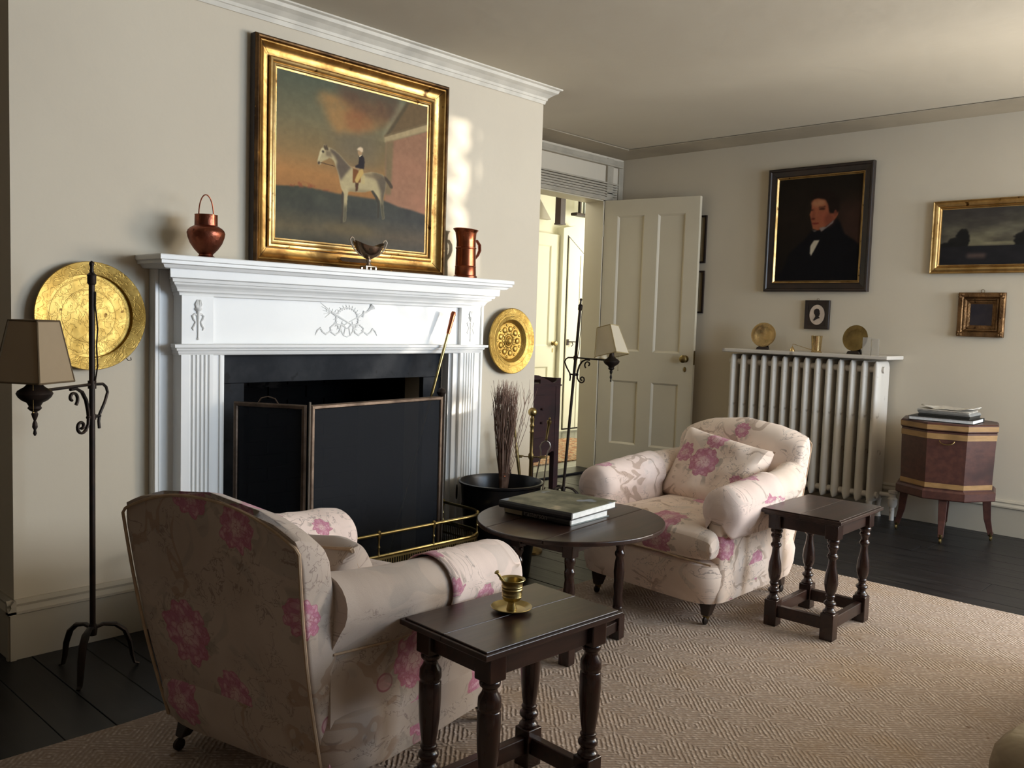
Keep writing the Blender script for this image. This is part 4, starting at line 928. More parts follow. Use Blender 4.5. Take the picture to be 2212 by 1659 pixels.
o = obj('pestle', b, BRASS); o.location = (1.449, 1.350, zs+0.0028); tag(o, 'thin brass pestle leaning in the mortar', 'pestle')

# ================================================================== FLOOR LAMPS
def spiral(c, r0, r1, a0, a1, n=22):
    return [(c[0]+(r0+(r1-r0)*i/n)*math.cos(a0+(a1-a0)*i/n), c[1]+(r0+(r1-r0)*i/n)*math.sin(a0+(a1-a0)*i/n)) for i in range(n+1)]
def floor_lamp(loc, lean, arm_dir, label, shade_rot, shade_col, tape=None, trans=0.35, L=0.225, zarm=0.885, top=1.255, shade_tilt=(0, 0), glow=0.0):
    t = thing('floor_lamp', label, 'floor lamp', loc, 0, 'wrought iron floor lamps')
    # pole
    b = B(); b.tube([(0, 0, 0.13), (0, 0, 0.5), (0, 0, 1.20)], 0.0085, 10)
    b.lathe([(1.185, 0.009), (1.19, 0.0125), (1.21, 0.0125), (1.214, 0.014), (1.217, 0.011), (1.222, 0.006), (1.240, 0.005), (1.246, 0.0075), (1.252, 0.006), (1.256, 0.001)], (0, 0, top-1.256), 14)
    b.lathe([(0.12, 0.011), (0.14, 0.014), (0.155, 0.010)], (0, 0, 0), 12)
    p = obj('pole', b, BLACK, t); p.rotation_euler = lean
    for k_ in range(3):
        a = math.atan2(arm_dir[1], arm_dir[0])+2*PI*k_/3+0.35; c_, s_ = math.cos(a), math.sin(a)
        pts = [(0.0, 0.142), (0.03, 0.150), (0.065, 0.143), (0.092, 0.12), (0.108, 0.08), (0.115, 0.035), (0.122, 0.010), (0.135, 0.004)]
        obj('leg', B().tube([(r_*c_, r_*s_, z) for r_, z in pts], [0.005, 0.006, 0.0075, 0.0075, 0.007, 0.006, 0.005, 0.004], 8, flat=1.6), BLACK, t)
    # bracket in the vertical plane of arm_dir; x' outwards
    M_ = Matrix.Rotation(math.atan2(arm_dir[1], arm_dir[0]), 4, 'Z')
    ax = Matrix.Translation((0, 0, 0)) @ Euler(lean).to_matrix().to_4x4()
    off = ax @ Vector((0, 0, zarm)); M2 = Matrix.Translation((off.x, off.y, 0)) @ M_
    b = B()
    def path2(pts, r, fl_=1.7): b.tube([(x, 0, zarm+z) for x, z in pts], r, 8, flat=fl_)
    path2([(L-0.03, 0.0), (0.1, 0.002), (0.0, 0.004), (-0.05, 0.002), (-0.065, -0.008), (-0.072, -0.025), (-0.058, -0.055), (-0.035, -0.088), (-0.03, -0.11), (-0.033, -0.132)], 0.0045, 1.0)
    path2([(0.052, -0.045)][:0]+spiral((0.085, -0.032), 0.006, 0.024, -1.0, PI*0.5+PI*2-PI*1.2, 16)[:], 0.0042, 1.3)
    path2([(0.095, -0.006), (0.07, -0.004), (0.045, -0.016), (0.027, -0.042), (0.018, -0.075), (0.016, -0.10)], [0.004, 0.0045, 0.005, 0.005, 0.005, 0.004], 1.3)
    path2([(0.016, -0.09), (0.018, -0.115), (0.030, -0.133)]+spiral((0.048, -0.118), 0.022, 0.005, PI*1.2, PI*3.6, 18), 0.0042, 1.3)
    b.tube([(-0.036, 0, zarm-0.094), (0.022, 0, zarm-0.094)], 0.005, 8)
    b.lathe([(-0.012, 0.012), (0.012, 0.012)], (0, 0, zarm+0.003), 12); b.lathe([(-0.008, 0.0115), (0.008, 0.0115)], (0, 0, zarm-0.094), 12)
    b.xform(M2); obj('bracket', b, BLACK, t)
    # font with drop finial
    b = B(); b.lathe([(-0.118, 0.002), (-0.112, 0.005), (-0.102, 0.003), (-0.094, 0.007), (-0.084, 0.006), (-0.076, 0.003), (-0.066, 0.007), (-0.058, 0.009), (-0.052, 0.006), (-0.048, 0.013), (-0.042, 0.018), (-0.036, 0.015), (-0.027, 0.020), (-0.020, 0.033), (-0.012, 0.041), (-0.002, 0.046), (0.006, 0.042), (0.010, 0.036), (0.016, 0.026), (0.026, 0.017), (0.038, 0.013), (0.05, 0.013)], (L+0.012, 0, zarm-0.004), 22)
    b.xform(M2); f_ = obj('font', b, BLACK, t)
    obj('socket', B().lathe([(0.045, 0.008), (0.09, 0.009), (0.10, 0.012), (0.115, 0.012)], (L+0.012, 0, zarm), 12).xform(M2), BRASSD, t)
    obj('pull_chain', B().tube([(L+0.042, 0.02, zarm+0.03), (L+0.043, 0.021, zarm-0.05)], 0.0009, 5).sphere((L+0.043, 0.021, zarm-0.054), 0.003, 8).xform(M2), BRASSD, t)
    # cord down the pole
    b = B(); b.tube([(0.004, -0.01, zarm+0.005), (0.012, -0.012, zarm+0.06), (0.009, -0.011, zarm+0.12), (0.013, -0.010, zarm+0.17), (0.006, -0.010, zarm+0.24), (0.007, -0.010, zarm+0.28)], 0.0022, 6); b.xform(ax)
    obj('cord', b, BLACK, t)
    # shade: six sides, corners cut
    def ring(R, z):
        q = [(0, -1), (0.90, -0.10), (0.90, 0.10), (0, 1), (-0.90, 0.10), (-0.90, -0.10)]
        return [Vector((x*R, y*R, z)) for x, y in q]
    h_ = 0.165; r0, r1 = ring(0.108, 0.0), ring(0.068, h_)
    sh = bpy.data.objects.new('shade', None); COL.objects.link(sh); sh.parent = t
    ctr = M2 @ Vector((L+0.012, 0, zarm+0.028))
    sh.location = ctr; sh.rotation_euler = Euler((shade_tilt[0], shade_tilt[1], shade_rot))
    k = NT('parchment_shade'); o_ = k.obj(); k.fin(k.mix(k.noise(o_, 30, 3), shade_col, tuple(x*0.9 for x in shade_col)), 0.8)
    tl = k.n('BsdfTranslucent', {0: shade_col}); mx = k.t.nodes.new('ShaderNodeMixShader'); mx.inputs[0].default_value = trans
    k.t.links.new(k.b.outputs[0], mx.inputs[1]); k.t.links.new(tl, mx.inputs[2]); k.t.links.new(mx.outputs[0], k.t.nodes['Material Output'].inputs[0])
    for i in range(6):
        j = (i+1) % 6; bm = bmesh.new(); vs = [bm.verts.new(p) for p in (r0[i], r0[j], r1[j], r1[i])]; bm.faces.new(vs)
        pn = obj('panel', bm, k.mat, sh, smooth=False); md = pn.modifiers.new('s', 'SOLIDIFY'); md.thickness = 0.001
        bd = B(); bd.tube([r0[i], r1[i]], 0.0024, 5); bd.tube([r0[i], r0[j]], 0.0026, 5); bd.tube([r1[i], r1[j]], 0.0026, 5)
        obj('binding', bd, tape or TAPE, sh)
    obj('spider', B().tube([r1[0], r1[3]], 0.0015, 5).tube([r1[1], r1[4]], 0.0015, 5).tube([(0, 0, 0.08), (0, 0, h_)], 0.002, 5), BRASSD, sh)
    return t
TAPE = plain('shade_binding', (0.13, 0.085, 0.04), 0.8, scale=20)
al = math.atan2(-0.12, -0.19)
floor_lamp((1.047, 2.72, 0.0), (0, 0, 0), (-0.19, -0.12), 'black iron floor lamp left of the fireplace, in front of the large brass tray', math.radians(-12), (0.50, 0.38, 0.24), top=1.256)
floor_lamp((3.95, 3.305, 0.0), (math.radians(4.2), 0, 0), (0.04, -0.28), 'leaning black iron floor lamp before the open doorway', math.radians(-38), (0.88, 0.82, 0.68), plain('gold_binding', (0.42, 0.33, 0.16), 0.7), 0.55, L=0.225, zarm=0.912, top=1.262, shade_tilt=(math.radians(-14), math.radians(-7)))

# ================================================================== BRASS TRAYS ON THE WALL
def wall_tray(name, loc, R, prof, mat, label, tilt=0.0, hook=None):
    t = thing(name, label, 'wall plate', loc, rot=(tilt, 0, 0))
    obj('dish', B().lathe([(-z, r) for r, z in prof], (0, 0, 0), 72, 'y', True), mat, t)
    if hook: obj('hanging_hook', B().tube(hook, 0.0016, 6), BLACK, t)
    return t
wall_tray('brass_tray', (1.142, 2.992, 1.090), 0.175,
    [(0.0, 0.006), (0.13, 0.006), (0.134, 0.006), (0.136, 0.020), (0.139, 0.021), (0.170, 0.030), (0.174, 0.031), (0.176, 0.028), (0.172, 0.018), (0.150, 0.010), (0.146, 0.0), (0.0, 0.0)],
    TRAY, 'large engraved brass tray on the wall left of the mantelpiece', -0.02, [(0.108, -0.02, -0.134), (0.118, -0.022, -0.146), (0.128, -0.022, -0.144), (0.126, -0.022, -0.136)])
t = wall_tray('brass_dish', (3.122, 2.990, 1.018), 0.16,
    [(0.0, 0.012), (0.02, 0.011), (0.025, 0.005), (0.088, 0.006), (0.095, 0.012), (0.102, 0.026), (0.106, 0.028), (0.150, 0.030), (0.157, 0.032), (0.160, 0.029), (0.156, 0.022), (0.108, 0.018), (0.10, 0.0), (0.0, 0.0)],
    TRAY2, 'embossed round brass dish on the wall right of the mantelpiece', -0.02)
b = B()
def dome(c, r, hgt=0.5):
    b.lathe([(-r*hgt, 0.0), (-r*hgt*0.92, r*0.4), (-r*hgt*0.7, r*0.72), (-r*hgt*0.35, r*0.94), (0, r)], c, 12, 'y', False)
dome((0, -0.008, 0), 0.020, 0.7)
for i in range(9):
    a = 2*PI*i/9; dome((0.060*math.cos(a), -0.006, 0.060*math.sin(a)), 0.016)
    a += PI/9; dome((0.040*math.cos(a), -0.006, 0.040*math.sin(a)), 0.008); dome((0.078*math.cos(a), -0.007, 0.078*math.sin(a)), 0.007)
b.tube([(0.032*math.cos(2*PI*i/24), -0.008, 0.032*math.sin(2*PI*i/24)) for i in range(24)], 0.0025, 6, True)
obj('embossing', b, TRAY2, t)

# ================================================================== THINGS ON THE MANTEL
def vcol_canvas(name, w_, h_, nx, ny, fn, parent, loc, rough=0.35):
    A = fn(nx, ny)            # (ny, nx, 3) sRGB, row 0 at the bottom
    me = bpy.data.meshes.new(name)
    X, Z = np.meshgrid(np.linspace(-w_/2, w_/2, nx), np.linspace(-h_/2, h_/2, ny)); co = np.zeros((nx*ny, 3)); co[:, 0] = X.ravel(); co[:, 2] = Z.ravel()
    I, J = np.meshgrid(np.arange(nx-1), np.arange(ny-1)); a = (J*nx+I).ravel(); q = np.stack([a, a+1, a+nx+1, a+nx], 1)
    me.vertices.add(nx*ny); me.vertices.foreach_set('co', co.ravel())
    me.loops.add(q.size); me.loops.foreach_set('vertex_index', q.ravel().astype(np.int32))
    me.polygons.add(len(q)); me.polygons.foreach_set('loop_start', (np.arange(len(q))*4).astype(np.int32)); me.polygons.foreach_set('loop_total', np.full(len(q), 4, np.int32))
    me.update(); me.validate()
    at = me.color_attributes.new('paint', 'FLOAT_COLOR', 'POINT'); A = np.clip(A, 0, 1)
    Ln = np.where(A <= 0.04045, A/12.92, ((A+0.055)/1.055)**2.4).reshape(-1, 3); C4 = np.ones((nx*ny, 4), np.float32); C4[:, :3] = Ln
    at.data.foreach_set('color', C4.ravel())
    k = NT(name+'_paint'); c = k.n('Attribute', out=0, attribute_name='paint'); o_ = k.obj(); k.bump(k.noise(o_, 140, 3), 0.12, 0.002)
    me.materials.append(k.fin(c, rough+0.15, 0.0, 0.12)); o = bpy.data.objects.new(name, me); COL.objects.link(o); o.parent = parent; o.location = loc
    return o
def poly_mask(U, V, pts):
    M = np.zeros(U.shape, bool); n = len(pts)
    for i in range(n):
        (x0, y0), (x1, y1) = pts[i], pts[(i+1) % n]
        if y0 == y1: continue
        c = ((y0 > V) != (y1 > V)) & (U < (x1-x0)*(V-y0)/(y1-y0)+x0); M ^= c
    return M.astype(float)
def blur(M, k):
    if k < 1: return M
    for _ in range(2):
        for ax in (0, 1):
            P = np.concatenate([np.repeat(M.take([0], ax), k, ax), M, np.repeat(M.take([-1], ax), k, ax)], ax)
            cs = np.cumsum(P, ax); cs = np.concatenate([np.zeros_like(cs.take([0], ax)), cs], ax)
            n = M.shape[ax]; idx = np.arange(n); M = (cs.take(idx+2*k+1, ax)-cs.take(idx, ax))/(2*k+1)
    return M
def vnoise(ny, nx, f, seed):
    r = np.random.RandomState(seed); out = np.zeros((ny, nx)); amp = 1; tot = 0
    for o_ in range(4):
        g = r.rand(int(f*2**o_)+2, int(f*2**o_)+2); ys = np.linspace(0, g.shape[0]-1.001, ny); xs = np.linspace(0, g.shape[1]-1.001, nx)
        yi, xi = ys.astype(int), xs.astype(int); fy, fx = (ys-yi)[:, None], (xs-xi)[None]; fy = fy*fy*(3-2*fy); fx = fx*fx*(3-2*fx)
        v = (g[yi][:, xi]*(1-fx)+g[yi][:, xi+1]*fx)*(1-fy)+(g[yi+1][:, xi]*(1-fx)+g[yi+1][:, xi+1]*fx)*fy
        out += v*amp; tot += amp; amp *= 0.5
    return out/tot
class Paint:
    def __init__(s, nx, ny): s.nx, s.ny = nx, ny; s.U, s.V = np.meshgrid(np.linspace(0, 1, nx), np.linspace(0, 1, ny)); s.A = np.zeros((ny, nx, 3))
    def lay(s, M, c, op=1.0):
        c = np.array(c, float)/255 if not isinstance(c, np.ndarray) else c
        s.A = s.A*(1-M[..., None]*op)+c*(M[..., None]*op)
    def poly(s, pts, c, soft=1, op=1.0): s.lay(blur(poly_mask(s.U, s.V, pts), soft), c, op)
    def ell(s, cx, cy, rx, ry, c, soft=1, op=1.0): s.lay(blur(((((s.U-cx)/rx)**2+((s.V-cy)/ry)**2) < 1).astype(float), soft), c, op)
    def ramp(s, stops):
        v = s.V[:, 0]; zs_ = [a for a, _ in stops]
        for k_ in range(3): s.A[..., k_] = np.interp(v, zs_, [c[k_]/255 for _, c in stops])[:, None]
def paint_horse(nx, ny):
    P = Paint(nx, ny); n1, n2, n3 = vnoise(ny, nx, 5, 1), vnoise(ny, nx, 14, 2), vnoise(ny, nx, 40, 3)
    P.ramp([(0, (70, 66, 52)), (0.28, (150, 108, 66)), (0.42, (166, 122, 76)), (0.55, (138, 116, 82)), (0.75, (112, 108, 88)), (1, (84, 92, 84))])
    P.A *= (1-0.25*P.U[..., None]*(P.V[..., None] < 0.7)*0.4)
    P.lay(blur(((P.U > 0.35) & (P.U < 0.65) & (P.V > 0.5) & (P.V < 0.75)).astype(float), 28), (104, 98, 88), 0.7)
    cl = blur(poly_mask(P.U, P.V, [(0.237, 0.871), (0.264, 0.92), (0.351, 0.927), (0.471, 0.93), (0.70, 0.93), (0.72, 0.83), (0.6, 0.76), (0.475, 0.72), (0.36, 0.70), (0.31, 0.76), (0.295, 0.823)]), 10)
    P.lay(np.clip(cl*(0.5+n2), 0, 1), (160, 124, 82), 0.85)
    cd = blur(poly_mask(P.U, P.V, [(0.365, 0.99), (0.532, 1.0), (0.80, 0.99), (0.80, 0.86), (0.64, 0.80), (0.442, 0.876), (0.381, 0.92)]), 14)
    P.lay(np.clip(cd*(0.4+n2*0.9), 0, 1), (92, 72, 62), 0.9)
    P.lay(np.clip(blur(poly_mask(P.U, P.V, [(0.42, 0.86), (0.55, 0.86), (0.62, 0.78), (0.5, 0.72), (0.42, 0.76)]), 10)*n2*1.4, 0, 1), (134, 86, 62), 0.7)
    P.poly([(0.80, 1.0), (0.845, 1.0), (0.70, 0.73), (0.67, 0.74)], (150, 148, 128), 6, 0.5)
    P.poly([(0.849, 1.0), (1.01, 1.0), (1.01, 0.878), (0.685, 0.729)], (104, 88, 68), 3)
    P.poly([(0.849, 1.0), (0.87, 1.0), (0.72, 0.75), (0.685, 0.729)], (84, 76, 62), 2)
    P.poly([(0.699, 0.70), (1.01, 0.838), (1.01, 0.25), (0.697, 0.28)], (142, 108, 92), 2)
    P.lay(blur(((P.U > 0.74) & (P.V < 0.62)).astype(float), 16)*n1*0.9, (170, 122, 106), 0.8)
    P.poly([(0.685, 0.736), (1.01, 0.89), (1.01, 0.84), (0.691, 0.698)], (160, 146, 120), 2)
    P.poly([(0.685, 0.742), (1.01, 0.897), (1.01, 0.885), (0.685, 0.732)], (110, 96, 76), 1)
    P.poly([(0.699, 0.70), (0.753, 0.722), (0.742, 0.36), (0.700, 0.36)], (118, 104, 82), 3)
    P.poly([(-0.01, 0.305), (0.07, 0.318), (0.15, 0.33), (0.23, 0.325), (0.23, 0.30), (-0.01, 0.29)], (60, 60, 48), 2)
    P.lay(blur(poly_mask(P.U, P.V, [(0.078, 0.33), (0.1, 0.352), (0.15, 0.358), (0.2, 0.352), (0.23, 0.345), (0.34, 0.332), (0.34, 0.31), (0.078, 0.312)]), 2)*np.clip((n3-0.42)*6, 0, 1), (132, 76, 50), 0.8)
    gr = blur(poly_mask(P.U, P.V, [(-0.01, 0.31), (0.133, 0.322), (0.25, 0.325), (0.36, 0.318), (0.42, 0.318), (0.69, 0.318), (0.8, 0.29), (0.9, 0.28), (1.01, 0.26), (1.01, -0.01), (-0.01, -0.01)]), 2)
    G = np.stack([np.interp(P.V, [0, 0.08, 0.2, 0.33], [c[i]/255 for c in ((76, 74, 62), (92, 84, 64), (60, 62, 54), (62, 66, 56))]) for i in range(3)], -1)*(0.85+0.3*n2[..., None])
    G[..., 2] += 0.05*P.U; P.A = P.A*(1-gr[..., None])+G*gr[..., None]
    P.ell(0.46, 0.10, 0.17, 0.035, (104, 92, 66), 8, 0.6)
    P.poly([(0.406, 0.341), (0.419, 0.328), (0.42, 0.251), (0.417, 0.142), (0.400, 0.130), (0.408, 0.211), (0.404, 0.288)], (66, 60, 52), 1)
    P.poly([(0.598, 0.371), (0.619, 0.382), (0.646, 0.346), (0.664, 0.292), (0.661, 0.20), (0.648, 0.19), (0.649, 0.29), (0.629, 0.327)], (58, 56, 50), 1)
    H = [(0.248,0.487),(0.246,0.501),(0.255,0.533),(0.26,0.556),(0.269,0.579),(0.284,0.597),(0.288,0.61),(0.295,0.606),(0.296,0.597),(0.305,0.614),(0.309,0.609),(0.307,0.595),(0.323,0.596),(0.354,0.585),(0.386,0.565),(0.41,0.542),(0.443,0.513),(0.467,0.495),(0.48,0.485),(0.55,0.473),(0.6,0.49),(0.643,0.489),(0.681,0.484),(0.706,0.463),(0.707,0.419),(0.697,0.369),(0.689,0.328),(0.692,0.25),(0.70,0.2),(0.685,0.19),(0.675,0.25),(0.664,0.316),(0.637,0.349),(0.615,0.373),(0.594,0.366),(0.553,0.352),(0.503,0.346),(0.454,0.343),(0.446,0.332),(0.443,0.293),(0.44,0.253),(0.438,0.214),(0.435,0.152),(0.417,0.142),(0.419,0.192),(0.42,0.251),(0.42,0.289),(0.418,0.328),(0.402,0.352),(0.391,0.389),(0.384,0.43),(0.372,0.467),(0.36,0.495),(0.351,0.516),(0.336,0.529),(0.32,0.532),(0.309,0.52),(0.289,0.509),(0.274,0.499),(0.267,0.479),(0.254,0.478)]
    hm = blur(poly_mask(P.U, P.V, H), 1); P.lay(hm, (172, 162, 134))
    def on(pts, c, soft, op): P.lay(blur(poly_mask(P.U, P.V, pts), soft)*hm, c, op)
    on([(0.323,0.595),(0.354,0.585),(0.386,0.565),(0.41,0.542),(0.443,0.513),(0.467,0.495),(0.444,0.471),(0.42,0.436),(0.397,0.402),(0.384,0.438),(0.368,0.481),(0.371,0.52),(0.355,0.547),(0.327,0.569)], (88, 78, 72), 3, 0.95)
    on([(0.6,0.49),(0.643,0.49),(0.681,0.484),(0.71,0.463),(0.71,0.40),(0.693,0.30),(0.672,0.30),(0.668,0.37),(0.645,0.43)], (84, 76, 70), 4, 0.9)
    on([(0.55, 0.474), (0.68, 0.49), (0.66, 0.45), (0.55, 0.455)], (110, 98, 82), 3, 0.8)
    on([(0.45, 0.36), (0.6, 0.37), (0.6, 0.34), (0.45, 0.33)], (126, 116, 96), 3, 0.7)
    on([(0.41, 0.25), (0.45, 0.25), (0.45, 0.10), (0.41, 0.10)], (72, 70, 60), 6, 0.9); on([(0.65, 0.30), (0.71, 0.30), (0.71, 0.15), (0.65, 0.15)], (66, 66, 58), 5, 0.9)
    on([(0.28, 0.60), (0.31, 0.62), (0.315, 0.575), (0.29, 0.575)], (70, 58, 48), 1, 0.9); on([(0.30, 0.575), (0.33, 0.57), (0.34, 0.535), (0.30, 0.54)], (110, 98, 84), 2, 0.8)
    P.poly([(0.25,0.498),(0.255,0.529),(0.262,0.557),(0.273,0.581),(0.288,0.584),(0.292,0.57),(0.277,0.556),(0.266,0.531),(0.257,0.507)], (200, 192, 164), 1, 0.9)
    P.poly([(0.248,0.49),(0.257,0.501),(0.265,0.493),(0.259,0.479),(0.252,0.48)], (70, 56, 46), 1); P.ell(0.281, 0.563, 0.007, 0.008, (40, 32, 28), 1)
    P.poly([(0.267,0.496),(0.356,0.488),(0.356,0.483),(0.267,0.491)], (70, 52, 36), 0, 0.9)
    P.poly([(0.69,0.481),(0.712,0.468),(0.735,0.448),(0.755,0.419),(0.753,0.404),(0.736,0.404),(0.722,0.426),(0.699,0.454)], (72, 62, 54), 1)
    P.poly([(0.475,0.487),(0.496,0.496),(0.532,0.463),(0.529,0.41),(0.477,0.402)], (112, 70, 36), 1); P.poly([(0.53, 0.46), (0.558, 0.46), (0.557, 0.403), (0.53, 0.406)], (182, 168, 128), 1, 0.8)
    P.poly([(0.492,0.409),(0.516,0.409),(0.511,0.357),(0.497,0.347)], (74, 48, 30), 1)
    P.poly([(0.521,0.492),(0.543,0.5),(0.549,0.469),(0.526,0.436),(0.51,0.406),(0.496,0.406),(0.49,0.421),(0.501,0.45)], (186, 160, 104), 1)
    P.poly([(0.459,0.501),(0.492,0.505),(0.52,0.504),(0.519,0.491),(0.488,0.49)], (168, 142, 112), 1)
    P.poly([(0.515,0.579),(0.535,0.59),(0.55,0.572),(0.554,0.545),(0.55,0.5),(0.521,0.499),(0.492,0.501),(0.492,0.511),(0.512,0.526),(0.515,0.55)], (34, 28, 34), 1)
    P.poly([(0.506,0.61),(0.531,0.611),(0.537,0.601),(0.531,0.586),(0.517,0.577),(0.508,0.589)], (166, 138, 110), 1); P.poly([(0.517, 0.58), (0.535, 0.59), (0.53, 0.58), (0.518, 0.572)], (200, 190, 170), 0)
    P.poly([(0.5,0.617),(0.51,0.63),(0.526,0.638),(0.541,0.631),(0.541,0.609),(0.531,0.605),(0.518,0.612),(0.506,0.613)], (214, 196, 178), 1)
    P.A *= (0.94+0.12*n3[..., None]); P.A[..., 2] *= 0.90; P.A[..., 0] *= 1.04; return P.A
def paint_portrait(nx, ny):
    P = Paint(nx, ny); n2 = vnoise(ny, nx, 12, 7); P.ramp([(0, (22, 18, 16)), (0.6, (34, 26, 20)), (1, (30, 24, 18))])
    P.lay(blur((P.U > 0.72).astype(float), 20)*blur((P.V < 0.75).astype(float), 20), (62, 42, 34), 0.8)
    P.poly([(0.429,0.488),(0.537,0.478),(0.689,0.577),(0.727,0.596),(0.763,0.548),(0.816,0.447),(0.949,0.37),(1.03,0.307),(1.03,-0.01),(-0.01,-0.01),(0.106,0.136),(0.167,0.275),(0.353,0.405)], (15, 14, 18), 2)
    P.poly([(0.408,0.78),(0.475,0.80),(0.569,0.79),(0.612,0.737),(0.63,0.663),(0.685,0.645),(0.732,0.658),(0.731,0.627),(0.695,0.582),(0.626,0.538),(0.563,0.498),(0.496,0.488),(0.441,0.503),(0.424,0.557),(0.406,0.611),(0.395,0.643),(0.414,0.695)], (146, 84, 58), 1)
    P.ell(0.50, 0.75, 0.09, 0.035, (178, 124, 88), 4, 0.8); P.ell(0.56, 0.62, 0.06, 0.05, (158, 86, 62), 4, 0.8); P.ell(0.63, 0.58, 0.06, 0.06, (112, 56, 42), 4, 0.6)
    P.poly([(0.403,0.749),(0.40,0.82),(0.45,0.865),(0.55,0.875),(0.672,0.84),(0.74,0.77),(0.745,0.679),(0.718,0.640),(0.632,0.642),(0.613,0.727),(0.576,0.776),(0.488,0.797),(0.434,0.79),(0.409,0.759)], (32, 22, 18), 2)
    P.ell(0.54, 0.69, 0.038, 0.010, (64, 34, 26), 1, 0.9); P.ell(0.425, 0.685, 0.02, 0.009, (64, 34, 26), 1, 0.9); P.poly([(0.50, 0.712), (0.58, 0.715), (0.58, 0.707), (0.50, 0.702)], (70, 40, 30), 1, 0.9)
    P.poly([(0.435, 0.70), (0.455, 0.70), (0.46, 0.61), (0.42, 0.60)], (128, 70, 50), 2, 0.8); P.ell(0.44, 0.600, 0.025, 0.010, (82, 36, 28), 1, 0.9); P.ell(0.47, 0.555, 0.045, 0.008, (104, 36, 32), 1, 0.9)
    P.ell(0.70, 0.64, 0.02, 0.035, (120, 64, 48), 1, 0.8)
    P.poly([(0.522,0.511),(0.601,0.518),(0.689,0.582),(0.678,0.551),(0.544,0.470)], (128, 116, 110), 1); P.poly([(0.43, 0.50), (0.45, 0.49), (0.50, 0.485), (0.46, 0.475)], (110, 100, 96), 1)
    P.poly([(0.463,0.391),(0.53,0.394),(0.482,0.311),(0.439,0.242),(0.42,0.27),(0.425,0.344)], (196, 184, 160), 1)
    P.A *= (0.9+0.2*n2[..., None]); return P.A
def paint_land(nx, ny):
    P = Paint(nx, ny); n1, n2, n3 = vnoise(ny, nx, 4, 9), vnoise(ny, nx, 10, 10), vnoise(ny, nx, 26, 11)
    P.ramp([(0, (36, 34, 36)), (0.3, (40, 38, 38)), (0.36, (112, 106, 84)), (0.65, (92, 88, 74)), (1, (62, 60, 56))]); P.lay(np.clip((n1-0.42)*4, 0, 1)*(P.V > 0.4), (52, 48, 46), 0.6)
    def blob(cx, cy, rx, ry): P.lay(blur(((((P.U-cx)/rx)**2+((P.V-cy)/ry)**2) < 0.75+0.8*(n3-0.4)).astype(float), 1), (30, 29, 28))
    blob(0.16, 0.46, 0.055, 0.2); blob(0.10, 0.38, 0.05, 0.13); blob(0.04, 0.32, 0.06, 0.1); blob(0.62, 0.4, 0.12, 0.2); blob(0.85, 0.42, 0.15, 0.3)
    P.lay((P.V < 0.33).astype(float), (33, 32, 34)); P.lay(blur(((P.U > 0.2) & (P.U < 0.33) & (P.V > 0.12) & (P.V < 0.20)).astype(float), 3), (96, 78, 70), 0.7)
    P.A *= (0.85+0.3*n2[..., None]); return P.A*1.12

# --- the large gilt-framed horse painting, resting on the mantel shelf
W_, H_ = 0.948, 0.835; cx_, cz_ = 2.192, 1.301+H_/2
t = thing('horse_painting', 'large gilt-framed painting of a jockey on a grey horse above the mantel', 'painting', (cx_, 2.992, cz_))
gp = [(0, 0), (0.0, 0.030), (0.004, 0.036), (0.012, 0.037), (0.016, 0.031), (0.020, 0.029), (0.024, 0.031), (0.034, 0.026), (0.050, 0.018), (0.060, 0.014), (0.066, 0.016), (0.070, 0.020), (0.076, 0.021), (0.080, 0.019), (0.084, 0.014), (0.088, 0.016), (0.093, 0.016), (0.096, 0.011), (0.100, 0.009), (0.104, 0.009), (0.104, 0)]
def gframe(nm, pr, mt_):
    o_ = obj(nm, B().frame(W_, H_, pr), mt_, t, smooth=False); o_.data.shade_smooth(); o_.data.set_sharp_from_angle(angle=math.radians(28)); return o_
gframe('outer_bead', [(0, 0), (0.0, 0.030), (0.003, 0.037), (0.008, 0.040), (0.013, 0.038), (0.016, 0.032), (0.016, 0)], GILTK)['label'] = 'dark rubbed outer bead'
fr_ = gframe('frame', [(0.016, 0), (0.016, 0.031), (0.020, 0.035), (0.024, 0.033), (0.028, 0.026), (0.036, 0.018), (0.046, 0.0125), (0.056, 0.010), (0.062, 0.0095), (0.062, 0)], GILT)
gframe('inner_moulding', [(0.066, 0), (0.066, 0.017), (0.070, 0.022), (0.077, 0.023), (0.081, 0.020), (0.084, 0.014), (0.088, 0.016), (0.093, 0.016), (0.096, 0.011), (0.100, 0.009), (0.104, 0.009), (0.104, 0)], GILT2)
gframe('shadow_line', [(0.061, 0), (0.061, 0.008), (0.067, 0.008), (0.067, 0)], GILTK)  # shadow line beside the inner moulding, put into this strip's dark colour
b = B()
for sx in (-1, 1):
    for sz in (-1, 1):
        b.tube([(sx*(W_/2-0.020), -0.0325, sz*(H_/2-0.020)), (sx*(W_/2-0.062), -0.0165, sz*(H_/2-0.062))], 0.0009, 4)
obj('mitre_crack', b, BLACK, t)
vcol_canvas('canvas', W_-0.206, H_-0.206, 460, 400, paint_horse, t, (0, -0.0095, 0))
obj('name_plate', B().prism([(-0.075, 0), (-0.068, 0.010), (0.068, 0.010), (0.075, 0), (0.068, -0.010), (-0.068, -0.010)], -0.001, 0.001).xform(Matrix.Translation((-0.01, -0.0265, -H_/2+0.042)) @ Matrix.Rotation(-0.55, 4, 'X')), BRONZE, t, smooth=False)
b = B().frame(W_+0.004, H_-0.002, [(0, 0), (0, 0.028), (0.003, 0.029), (0.003, 0)]); obj('frame_edge', b, plain('dark_frame_side', (0.03, 0.018, 0.013), 0.6), t, smooth=False)

